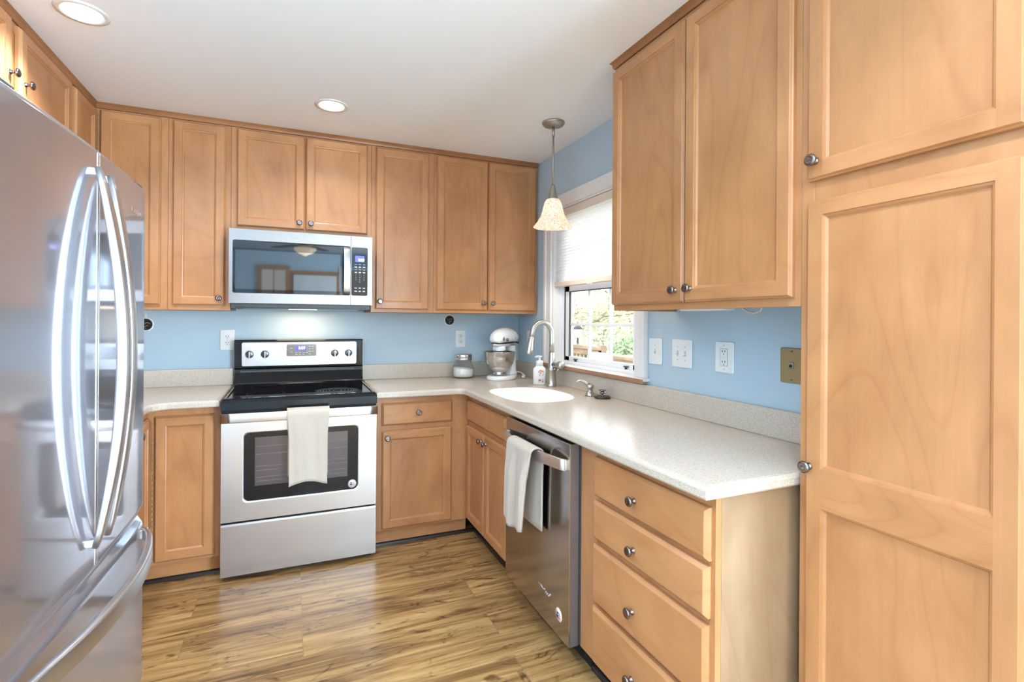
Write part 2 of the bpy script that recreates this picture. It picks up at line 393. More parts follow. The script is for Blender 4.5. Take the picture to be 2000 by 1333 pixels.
# ------------------------------------------------------------------ room shell
H = 2.44; XL = -2.90; YR = -6.30
def wall_y(name, y0, y1, x0, x1, holes, mat):      # wall lying in x, with holes (xa, xb, za, zb)
    mb = MB(); xs = x0
    for xa, xb, za, zb in sorted(holes):
        mb.box(xs, xa, y0, y1, 0, H); 
        if za > 0: mb.box(xa, xb, y0, y1, 0, za)
        mb.box(xa, xb, y0, y1, zb, H); xs = xb
    mb.box(xs, x1, y0, y1, 0, H)
    return struct(name, mb, mat)
def wall_x(name, x0, x1, y0, y1, holes, mat):
    mb = MB(); ys = y0
    for ya, yb, za, zb in sorted(holes):
        mb.box(x0, x1, ys, ya, 0, H)
        if za > 0: mb.box(x0, x1, ya, yb, 0, za)
        mb.box(x0, x1, ya, yb, zb, H); ys = yb
    mb.box(x0, x1, ys, y1, 0, H)
    return struct(name, mb, mat)
WY0, WY1, WZ0, WZ1 = -1.458, -0.556, 1.030, 2.062
struct('floor', MB().box(XL-0.15, 0.15, YR-0.15, 0.15, -0.10, 0.0), 'plank_floor')
struct('ceiling', MB().box(XL-0.15, 0.15, YR-0.15, 0.15, H, H+0.10), 'ceiling_paint')
wall_y('wall_back', 0.0, 0.14, XL-0.14, 0.14, [], 'blue_paint')
wall_x('wall_right', 0.0, 0.14, YR, 0.0, [(WY0, WY1, WZ0, WZ1), (-6.0, -4.2, 0.02, 2.10)], 'blue_paint')
wall_x('wall_left', XL-0.14, XL, YR, 0.0, [], 'blue_paint')
wall_y('wall_front', YR-0.14, YR, XL-0.14, 0.14, [(-0.82, -0.10, 0.25, 2.15), (-2.07, -1.72, 0.30, 2.12)], 'blue_paint')

# ------------------------------------------------------------------ kitchen window (right wall)
def kitchen_window():
    mb = MB()
    # casing: side boards, head; jamb liners
    mb.box(-0.018, 0, WY1, WY1+0.088, 1.042, WZ1+0.078, 'white_trim', 0.003)
    mb.box(-0.026, -0.016, WY1+0.058, WY1+0.086, 1.042, WZ1+0.076, 'white_trim', 0.003)
    mb.box(-0.018, 0, WY0-0.088, WY0, 1.042, WZ1+0.078, 'white_trim', 0.003)
    mb.box(-0.026, -0.016, WY0-0.086, WY0-0.058, 1.042, WZ1+0.076, 'white_trim', 0.003)
    mb.box(-0.018, 0, WY0, WY1, WZ1, WZ1+0.078, 'white_trim', 0.003)
    mb.box(0.0, 0.10, WY1-0.012, WY1, WZ0, WZ1, 'white_trim'); mb.box(0.0, 0.10, WY0, WY0+0.012, WZ0, WZ1, 'white_trim'); mb.box(0, 0.10, WY0, WY1, WZ1-0.012, WZ1, 'white_trim')
    w = struct('window_1', mb, 'white_trim')
    st = MB(); st.box(-0.044, 0.10, WY0-0.10, WY1+0.10, 1.0285, 1.042, 'white_trim', 0.002); st.box(-0.046, -0.0225, WY0-0.102, WY1+0.102, 1.017, 1.0285, 'sill_wood', 0.003)
    st.box(-0.0465, -0.043, WY0-0.102, WY1+0.102, 1.026, 1.039, 'sill_wood', 0.001)
    st.build('window_sill', 'white_trim', w)
    # vinyl frame with track grooves
    fr = MB()
    for k, (a, b) in enumerate(((0.0, 0.018), (0.022, 0.034), (0.038, 0.058))):
        fr.box(0.045+0.004*k, 0.12, WY1-0.016-b, WY1-0.014-a, WZ0+0.012, WZ1-0.012, 'white_vinyl')
        fr.box(0.045+0.004*k, 0.12, WY0+0.014+a, WY0+0.016+b, WZ0+0.012, WZ1-0.012, 'white_vinyl')
    fr.box(0.040, 0.13, WY0+0.012, WY1-0.012, 1.042, 1.062, 'white_vinyl', 0.002)
    fr.box(0.05, 0.058, WY1-0.078, WY1-0.074, WZ0+0.03, WZ1-0.012, 'charcoal')
    fr.build('track_frame', 'white_vinyl', w)
    sy0, sy1 = WY0+0.055, WY1-0.080
    def sash(name, x0, x1, z0, z1, bt):
        s = MB()
        s.box(x0, x1, sy1-0.052, sy1, z0, z1, None, 0.003); s.box(x0, x1, sy0, sy0+0.052, z0, z1, None, 0.003)
        s.box(x0, x1, sy0, sy1, z0, z0+bt, None, 0.003); s.box(x0, x1, sy0, sy1, z1-0.042, z1, None, 0.003)
        o = s.build(name, 'white_vinyl', w)
        g = MB(); xm = (x0+x1)/2; g.box(xm-0.002, xm+0.002, sy0+0.05, sy1-0.05, z0+bt-0.002, z1-0.04); g.build('pane', 'clear_glass', o)
        b = MB(); ga, gb = sy0+0.052, sy1-0.052
        for k in (1, 2): y = ga+(gb-ga)*k/3; b.box(xm-0.009, xm+0.009, y-0.009, y+0.009, z0+bt, z1-0.042, None, 0.003)
        zm = (z0+bt+z1-0.042)/2; b.box(xm-0.0085, xm+0.0085, ga, gb, zm-0.009, zm+0.009, None, 0.003)
        b.build('muntin', 'white_vinyl', o)
        d = MB(); d.box(x0-0.001, x0+0.012, gb-0.001, gb+0.006, z0+bt, z1-0.042); d.box(x0-0.001, x0+0.012, ga, gb, z1-0.0425, z1-0.037); d.build('gasket', 'charcoal', o)
        return o
    lo = sash('lower_sash', 0.055, 0.085, 1.062, 1.552, 0.030)
    sash('upper_sash', 0.092, 0.120, 1.53, 2.046, 0.042)
    for y in (-0.775, -1.30):
        l = MB(); l.box(0.043, 0.056, y-0.004, y+0.004, 1.045, 1.076, None, 0.001); l.box(0.040, 0.056, y-0.02, y+0.012, 1.074, 1.080, None, 0.001); l.build('sash_lift', 'charcoal', lo)
    # cellular shade
    t = thing('window_shade', 'white pleated cellular shade lowered over the upper half of the kitchen window', 'shade', (0.02, (WY0+WY1)/2, 1.545))
    hw = (WY1-WY0)/2-0.014
    h = MB(); h.box(-0.018, 0.02, -hw, hw, 0.462, 0.503, None, 0.004); h.build('head_rail', 'shade_beige', t)
    b = MB(); b.box(-0.016, 0.018, -hw, hw, 0.0, 0.034, None, 0.005); b.box(-0.020, -0.014, -0.03, 0.03, -0.004, 0.012, None, 0.002); b.build('bottom_rail', 'shade_beige', t)
    f = MB(); n = 44; za, zb = 0.034, 0.462
    A = []; B = []
    for i in range(n+1):
        z = za+(zb-za)*i/n; x = 0.003 if i % 2 == 0 else -0.007
        A.append((x, -hw+0.004, z)); B.append((x, hw-0.004, z))
    ra, rb = f.ring(A), f.ring(B); f.bridge(ra, rb, None, False, False); f.build('pleated_fabric', 'shade_fabric', t, recalc=False)
kitchen_window()

# ------------------------------------------------------------------ cabinets
def knob_mesh():
    mb = MB()
    mb.lathe([(0.0095, 0), (0.0095, -0.0015), (0.0075, -0.004), (0.0052, -0.008), (0.0050, -0.012), (0.0075, -0.0145), (0.0135, -0.017), (0.0160, -0.0205), (0.0158, -0.0235), (0.0135, -0.0262), (0.0095, -0.0275), (0.0085, -0.0270), (0.004, -0.0278), (0.0001, -0.028)], 20, None, 'y')
    o = mb.build('knob', 'knob_metal'); me = o.data; bpy.data.objects.remove(o); return me
KNOB = knob_mesh()
def add_knob(parent, x, z, y=-0.02):
    o = bpy.data.objects.new('knob', KNOB); COL.objects.link(o); o.parent = parent; o.location = (x, y, z); return o
def door_mb(x0, x1, z0, z1, panels=None, fw=0.044, y0=0.0, th=0.020, side=None):
    """frame-and-panel door: front at y0-th, profiled outer edge, stepped inner moulding, flat recessed panel"""
    mb = MB(); U, L, Pn = 'maple_upright', 'maple_level', 'maple_panel'
    yf = y0-th; e = 0.007
    def loop(i, y): return [(x0+i, y, z0+i), (x1-i, y, z0+i), (x1-i, y, z1-i), (x0+i, y, z1-i)]
    r0 = mb.ring(loop(0, y0)); r1 = mb.ring(loop(0, yf+0.009)); r2 = mb.ring(loop(0.0035, yf+0.006)); r3 = mb.ring(loop(e-0.001, yf+0.001)); r4 = mb.ring(loop(e, yf))
    for a, b in ((r0, r1), (r1, r2), (r2, r3), (r3, r4)):
        for i in range(4):
            j = (i+1) % 4; mb.face([a[i], a[j], b[j], b[i]], L if i in (0, 2) else U, False)
    mb.face(list(reversed(r0)), U)
    if panels is None: panels = [(z0+fw, z1-fw)]
    xa, xb = x0+fw, x1-fw
    def q(ax, bx, az, bz, m, y=yf): mb.face([mb.v((ax, y, az)), mb.v((bx, y, az)), mb.v((bx, y, bz)), mb.v((ax, y, bz))], m)
    q(x0+e, xa, z0+e, z1-e, U); q(xb, x1-e, z0+e, z1-e, U)
    zs = z0+e
    for pa, pb in panels: q(xa, xb, zs, pa, L); zs = pb
    q(xa, xb, zs, z1-e, L)
    for pa, pb in panels:
        def lp(i, y): return [(xa+i, y, pa+i), (xb-i, y, pa+i), (xb-i, y, pb-i), (xa+i, y, pb-i)]
        k = [mb.ring(lp(i, yf+d)) for i, d in ((0, 0), (0.0012, 0.004), (0.006, 0.0055), (0.0105, 0.0115))]
        for a, b in zip(k, k[1:]):
            for i in range(4):
                j = (i+1) % 4; mb.face([a[i], a[j], b[j], b[i]], L if i in (0, 2) else U, False)
        mb.face(k[-1], Pn)
    return mb
def drawer_mb(x0, x1, z0, z1, y0=0.0, th=0.020):
    mb = MB(); yf = y0-th
    def loop(i, y): return [(x0+i, y, z0+i), (x1-i, y, z0+i), (x1-i, y, z1-i), (x0+i, y, z1-i)]
    ks = [mb.ring(loop(i, y)) for i, y in ((0, y0), (0, yf+0.010), (0.003, yf+0.007), (0.009, yf+0.001), (0.011, yf))]
    for a, b in zip(ks, ks[1:]): mb.bridge(a, b, 'maple_level', False)
    mb.cap(ks[0], 'maple_level', True); mb.face(ks[-1], 'maple_level')
    return mb
def cabinet(label, loc, rz, w, d, z0, z1, doors=(), drawers=(), name='wall_cabinet', cat='cabinet', group=None, kick=False, stiles=None, rails=None, ends=None, lip=0.0):
    """local: x to the right along the front, front frame at y=0, depth +y; z as in the room"""
    t = thing(name, label, cat, (loc[0], loc[1], 0), rz, group)
    mb = MB(); zb = z0
    e = ends or 'maple_upright'
    if kick: zb = 0.10
    mb.box(0.0, 0.016, 0.0195, d, zb, z1, e); mb.box(w-0.016, w, 0.0195, d, zb, z1, e)
    mb.box(0.016, w-0.016, 0.02, d, zb+lip, zb+lip+0.016, 'maple_pale'); 
    if not name.startswith('sink'): mb.box(0.016, w-0.016, 0.02, d, z1-0.016, z1, 'maple_level')
    mb.box(0.016, w-0.016, d-0.008, d, zb+lip, z1, 'maple_pale'); mb.box(0.016, w-0.016, 0.022, 0.03, zb+lip, z1, 'maple_pale')
    mb.build('carcass', 'maple_upright', t)
    fr = MB(); sl, sr = stiles or (0.04, 0.04); rt, rb = rails or (0.04, 0.04)
    fr.box(0, sl, 0, 0.0195, zb, z1, 'maple_upright', 0.0008, 1); fr.box(w-sr, w, 0, 0.0195, zb, z1, 'maple_upright', 0.0008, 1)
    fr.box(sl, w-sr, 0, 0.0195, z1-rt, z1, 'maple_level', 0.0008, 1); fr.box(sl, w-sr, 0, 0.0195, zb, zb+rb, 'maple_level', 0.0008, 1)
    fr.box(sl, w-sr, 0.002, 0.021, zb+rb, z1-rt, 'maple_upright')
    fr.build('face_frame', 'maple_upright', t)
    if kick:
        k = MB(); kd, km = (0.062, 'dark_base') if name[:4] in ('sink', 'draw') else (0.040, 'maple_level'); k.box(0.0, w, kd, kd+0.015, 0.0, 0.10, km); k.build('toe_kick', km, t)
    for dd in doors:
        x0, x1, a, b = dd[:4]; kn = dd[4] if len(dd) > 4 else None; pn = dd[5] if len(dd) > 5 else None
        o = door_mb(x0, x1, a, b, pn).build('door', 'maple_upright', t)
        if kn: add_knob(o, kn[0], kn[1])
    for dd in drawers:
        x0, x1, a, b = dd[:4]; kn = dd[4] if len(dd) > 4 else None
        o = drawer_mb(x0, x1, a, b).build('drawer_front' if kn is None else 'drawer', 'maple_level', t)
        if kn: add_knob(o, kn[0], kn[1])
    return t
ZB, ZT = 1.368, 2.412; DB, DT = 1.390, 2.402
# back wall uppers: frame face y=-0.33
YF = -0.33
def back_upper(label, xa, xb, doors, z0=ZB, **k):
    ds = [(a-xa, b-xa, za, zb, (kx-xa, kz) if kx is not None else None) for a, b, za, zb, kx, kz in doors]
    return cabinet(label, (xa, YF), 0, xb-xa, -YF-0.002, z0, ZT, ds, **k)
UG = 'maple upper cabinets'; BG = 'maple base cabinets'
back_upper('narrow single-door upper cabinet left of the microwave', -2.245, -1.943, [(-2.222, -1.970, DB+0.005, DT, -1.998, 1.435)], group=UG)
back_upper('short two-door upper cabinet directly above the microwave', -1.942, -1.166, [(-1.912, -1.554, 1.850, DT, -1.583, 1.888), (-1.548, -1.191, 1.850, DT, -1.519, 1.888)], z0=1.818, group=UG)
back_upper('single-door upper cabinet just right of the microwave', -1.165, -0.764, [(-1.138, -0.801, DB-0.002, DT, -1.112, 1.435)], group=UG)
back_upper('two-door upper cabinet in the corner left of the window', -0.763, -0.004, [(-0.745, -0.389, DB-0.002, DT, -0.418, 1.437), (-0.382, -0.026, DB-0.002, DT, -0.353, 1.437)], stiles=(0.03, 0.03), group=UG)
# corner upper (L shape) with bifold doors on both faces
def corner_upper():
    t = thing('corner_cabinet', 'corner upper cabinet with folding doors behind the refrigerator', 'cabinet', (XL, 0, 0), 0, UG)
    mb = MB(); pts = [(0.002, -0.002), (0.654, -0.002), (0.654, -0.33), (0.325, -0.33), (0.325, -0.63), (0.002, -0.63)]
    mb.prism(pts, ZB, ZT, 'z', 'maple_upright'); mb.build('carcass', 'maple_upright', t)
    o = door_mb(0.355, 0.622, DB+0.005, DT, y0=-0.331).build('door', 'maple_upright', t)
    d = door_mb(0.345, 0.620, DB+0.005, DT).build('door', 'maple_upright', t)
    d.rotation_euler = (0, 0, PI/2); d.location = (0.324, -0.96, 0)
    add_knob(d, 0.37, 1.44)
    h = MB()
    for k in range(40): h.cyl((0.349, -0.3545, DB+0.01+k*0.025), (0.349, -0.3545, DB+0.03+k*0.025), 0.0016, 6)
    h.build('piano_hinge', 'antique_brass', t)
corner_upper()
# over-fridge cabinet on the left wall: frame x=-2.575, local x -> +Y
cabinet('short two-door cabinet high above the refrigerator on the left wall', (-2.575, -1.72), PI/2, 1.08, 0.322, 2.09, ZT,
        [(0.03, 0.515, 2.115, DT, (0.50, 2.20)), (0.58, 1.055, 2.115, DT, (0.612, 2.20))], group=UG)
# right wall uppers: frame x=-0.334, local x -> -Y
cabinet('two-door upper cabinet between the window and the tall pantry', (-0.334, -1.7303), -PI/2, 0.866, 0.331, ZB, ZT,
        [(0.004, 0.431, DB+0.003, DT-0.012, (0.398, 1.436)), (0.438, 0.848, DB+0.003, DT-0.012, (0.470, 1.438))], lip=0.02, group=UG)
# pantry
def pantry():
    t = cabinet('tall pantry cabinet with two stacked doors at the right edge', (-0.334, -2.5970), -PI/2, 0.56, 0.332, 0.0, ZT+0.026,
        [(0.026, 0.462, 1.700, 2.39, (0.052, 1.748)), (0.026, 0.462, 0.13, 1.645, (0.040, 0.944), [(0.19, 0.842), (0.944, 1.605)])], name='pantry_cabinet', stiles=(0.035, 0.10), rails=(0.05, 0.13))
pantry()
# base cabinets
FY = -0.61
def base_back():
    x0 = -1.172
    cabinet('base cabinet with one drawer and one door right of the range', (x0, FY), 0, 0.562, 0.605, 0.10, 0.872,
            [(0.036, 0.452, 0.114, 0.677, (0.064, 0.640))], [(0.034, 0.455, 0.709, 0.838, (0.245, 0.778))], name='base_cabinet', group=BG, kick=True, stiles=(0.04, 0.11))
base_back()
# sink base on right wall: frame x=-0.61; y from -0.611 to -1.300
cabinet('sink base cabinet with a false drawer front and two narrow doors', (-0.61, -0.613), -PI/2, 0.690, 0.605, 0.10, 0.872,
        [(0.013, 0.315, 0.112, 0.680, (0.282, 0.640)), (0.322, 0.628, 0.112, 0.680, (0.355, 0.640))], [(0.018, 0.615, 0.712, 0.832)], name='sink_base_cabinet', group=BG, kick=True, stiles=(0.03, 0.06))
def drawer_base():
    cabinet('four-drawer base cabinet with a pale end panel beside the dishwasher', (-0.61, -1.922), -PI/2, 0.650, 0.605, 0.10, 0.872, (),
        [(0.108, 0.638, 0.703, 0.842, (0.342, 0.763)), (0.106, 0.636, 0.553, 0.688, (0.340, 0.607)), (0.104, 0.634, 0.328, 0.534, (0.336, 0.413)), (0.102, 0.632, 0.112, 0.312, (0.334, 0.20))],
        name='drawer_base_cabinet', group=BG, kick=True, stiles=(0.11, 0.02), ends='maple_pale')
drawer_base()
def corner_base():
    t = thing('corner_base_cabinet', 'corner base cabinet with folding doors between the range and the refrigerator', 'cabinet', (XL, 0, 0), 0, BG)
    mb = MB(); pts = [(0.002, -0.002), (0.948, -0.002), (0.948, -0.61), (0.63, -0.61), (0.63, -0.93), (0.002, -0.93)]
    mb.prism(pts, 0.10, 0.872, 'z', 'maple_upright'); mb.build('carcass', 'maple_upright', t)
    k = MB(); k.prism([(0.002, -0.002), (0.948, -0.002), (0.948, -0.570), (0.590, -0.570), (0.590, -0.93), (0.002, -0.93)], 0.0, 0.10, 'z', 'maple_level'); k.build('toe_kick', 'maple_level', t)
    door_mb(0.662, 0.920, 0.118, 0.835, y0=-0.611).build('door', 'maple_upright', t)
    d = door_mb(0.0, 0.262, 0.118, 0.835).build('door', 'maple_upright', t)
    d.rotation_euler = (0, 0, PI/2); d.location = (0.631, -0.910, 0); add_knob(d, 0.040, 0.790)
    h = MB()
    for q in range(28): h.cyl((0.6545, -0.6345, 0.125+q*0.025), (0.6545, -0.6345, 0.145+q*0.025), 0.0016, 6)
    h.build('piano_hinge', 'antique_brass', t)
corner_base()
cabinet('narrow single-door base cabinet on the left wall next to the refrigerator', (-2.27, -1.370), PI/2, 0.437, 0.625, 0.10, 0.872, [(0.03, 0.41, 0.118, 0.835, (0.37, 0.79))], name='base_cabinet', group=BG, kick=True)

# crown strips and shoe mouldings (part of the setting)
def crown(name, path, prof=None):
    mb = MB(); prof = prof or [(0, 0.0), (0.006, 0.0), (0.010, 0.010), (0.010, 0.018), (0.020, 0.027), (0, 0.027)]
    n = len(path); rings = []
    for i, (x, y) in enumerate(path):
        def nrm(a, b):
            d = Vector((b[0]-a[0], b[1]-a[1])).normalized(); return Vector((d.y, -d.x))
        if i == 0: nn = nrm(path[0], path[1])
        elif i == n-1: nn = nrm(path[-2], path[-1])
        else:
            n1, n2 = nrm(path[i-1], path[i]), nrm(path[i], path[i+1]); nn = (n1+n2)/(1+n1.dot(n2))
        rings.append(mb.ring([(x+nn.x*o, y+nn.y*o, ZT+0.001+h) for o, h in prof]))
    for a, b in zip(rings, rings[1:]): mb.bridge(a, b, 'crown_wood', False)
    mb.cap(rings[0], 'crown_wood', True); mb.cap(rings[-1], 'crown_wood')
    return struct(name, mb, 'crown_wood')
crown('trim_1', [(-2.575, -1.72), (-2.575, -0.33), (-0.004, -0.33)])
crown('trim_2', [(-0.002, -1.7303), (-0.334, -1.7303), (-0.334, -2.5965)])
def shoe(name, path):
    mb = MB(); n = len(path); rings = []
    for i, (x, y) in enumerate(path):
        def nrm(a, b):
            d = Vector((b[0]-a[0], b[1]-a[1])).normalized(); return Vector((d.y, -d.x))
        if i == 0: nn = nrm(path[0], path[1])
        elif i == n-1: nn = nrm(path[-2], path[-1])
        else:
            n1, n2 = nrm(path[i-1], path[i]), nrm(path[i], path[i+1]); nn = (n1+n2)/(1+n1.dot(n2))
        rings.append(mb.ring([(x+nn.x*o, y+nn.y*o, h) for o, h in ((0, 0.001), (0.014, 0.001), (0.013, 0.008), (0.009, 0.014), (0.003, 0.019), (0, 0.020))]))
    for a, b in zip(rings, rings[1:]): mb.bridge(a, b, None, False)
    mb.cap(rings[0], None, True); mb.cap(rings[-1])
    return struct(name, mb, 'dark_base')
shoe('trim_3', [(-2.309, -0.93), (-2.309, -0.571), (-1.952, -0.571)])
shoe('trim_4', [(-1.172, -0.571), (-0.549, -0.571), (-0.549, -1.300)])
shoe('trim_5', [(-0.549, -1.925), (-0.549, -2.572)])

# ------------------------------------------------------------------ countertops
CT = 0.908
def arc_pts(cx, cy, r, a0, a1, n=8): return [(cx+r*math.cos(a0+(a1-a0)*k/n), cy+r*math.sin(a0+(a1-a0)*k/n)) for k in range(n+1)]
def offset(pts, d):
    n = len(pts); out = []
    for i in range(n):
        a, b, c = Vector(pts[i-1]), Vector(pts[i]), Vector(pts[(i+1) % n])
        d1, d2 = (b-a).normalized(), (c-b).normalized(); n1, n2 = Vector((-d1.y, d1.x)), Vector((-d2.y, d2.x))
        m = (n1+n2)/(1+n1.dot(n2)); out.append((b.x+m.x*d, b.y+m.y*d))
    return out
def slab(mb, pts, hole=None, m='solid_surface'):      # pts counter-clockwise; offset(+d) goes inwards
    levels = [(0.0165, CT), (0.0150, CT-0.0016), (0.0135, CT), (0.008, CT-0.0005), (0.002, CT-0.005), (0.0, CT-0.010), (0.0, CT-0.028), (0.003, CT-0.033), (0.012, CT-0.0345)]
    rings = [mb.ring([(x, y, z) for x, y in offset(pts, d)]) for d, z in levels]
    for a, b in zip(rings, rings[1:]): mb.bridge(a, b, m, False)
    es2 = [mb.bm.edges.get((rings[-1][i], rings[-1][(i+1) % len(pts)])) for i in range(len(pts))]
    es = [mb.bm.edges.get((rings[0][i], rings[0][(i+1) % len(pts)])) for i in range(len(pts))]
    if hole:
        h = mb.ring([(x, y, CT) for x, y in hole]); h2 = mb.ring([(x, y, CT-0.034) for x, y in hole])
        es += [mb.bm.edges.new((h[i], h[(i+1) % len(h)])) for i in range(len(h))]; mb.bridge(h, h2, 'sink_white', True)
        es2 += [mb.bm.edges.get((h2[i], h2[(i+1) % len(h2)])) for i in range(len(h2))]
    for ee in (es, es2):
        r = bmesh.ops.triangle_fill(mb.bm, edges=ee, use_beauty=True)
        for g in r['geom']:
            if isinstance(g, bmesh.types.BMFace): g.material_index = mb.mi(m); g.smooth = False
def sink_outline(grow=0.0):
    # D-shaped bowl, straight side along the front of the counter
    pts = []
    cx, cy = -0.368, -1.003
    for k in range(64):
        a = 2*PI*k/64; ca, sa = math.cos(a), math.sin(a)
        p = 3.2 if ca < 0 else 2.3
        hx, hy = 0.204+grow, 0.281+grow
        pts.append((cx+hx*math.copysign(abs(ca)**(2/p), ca), cy+hy*math.copysign(abs(sa)**(2/p), sa)))
    return pts
def countertops():
    t = thing('countertop', 'speckled beige L-shaped countertop running from the range past the sink to the pantry', 'countertop', (0, 0, 0), 0, 'speckled beige countertops')
    mb = MB()
    pts = [(-1.173, -0.002), (-1.173, -0.662)] + arc_pts(-0.700, -0.700, 0.038, PI/2, 0, 8) + [(-0.662, -2.590), (-0.002, -2.590), (-0.002, -0.002)]
    slab(mb, pts, sink_outline()); mb.build('slab', 'solid_surface', t)
    b = MB(); b.box(-1.173, -0.021, -0.020, -0.002, CT, CT+0.104, None, 0.003); b.box(-0.022, -0.002, -2.590, -0.002, CT, CT+0.104, None, 0.003); b.build('backsplash', 'solid_surface', t)
    t2 = thing('countertop', 'short speckled beige countertop in the corner left of the range', 'countertop', (0, 0, 0), 0, 'speckled beige countertops')
    mb = MB()
    pts = [(XL+0.002, -0.002), (XL+0.002, -1.370), (-2.240, -1.370)] + [(-2.240, -0.735), (-2.232, -0.705), (-2.210, -0.680), (-2.180, -0.665), (-2.15, -0.662)] + [(-1.955, -0.662), (-1.955, -0.002)]
    slab(mb, pts); mb.build('slab', 'solid_surface', t2)
    b = MB(); b.box(XL+0.002, -1.955, -0.020, -0.002, CT, CT+0.104, None, 0.003); b.box(XL+0.002, XL+0.022, -1.370, -0.021, CT, CT+0.104, None, 0.003); b.build('backsplash', 'solid_surface', t2)
countertops()
def sink():
    t = thing('sink', 'white D-shaped undermount sink set in the countertop below the window', 'sink', (-0.368, -1.003, CT-0.21))
    mb = MB(); o = [(x+0.368, y+1.003) for x, y in sink_outline()]
    rings = []
    for g, z in ((0.998, 0.2035), (0.985, 0.195), (0.978, 0.15), (0.965, 0.06), (0.93, 0.03), (0.84, 0.012), (0.5, 0.004), (0.1, 0.001)):
        rings.append(mb.ring([(x*g, y*g, z) for x, y in o]))
    out = mb.ring([(x*0.9990, y*0.9990, 0.2035) for x, y in o]); out2 = mb.ring([(x*0.97, y*0.97, -0.006) for x, y in o])
    mb.bridge(out, rings[0], None, True)
    for a, b in zip(rings, rings[1:]): mb.bridge(a, b, None, True)
    mb.cap(rings[-1]); mb.bridge(out2, out, None, True); mb.cap(out2, None, True)
    mb.build('basin', 'sink_white', t)
    d = MB(); d.lathe([(0.045, 0.010), (0.045, 0.014), (0.036, 0.015), (0.03, 0.012), (0.0, 0.012)], 24); d.build('drain', 'nickel', t)
sink()

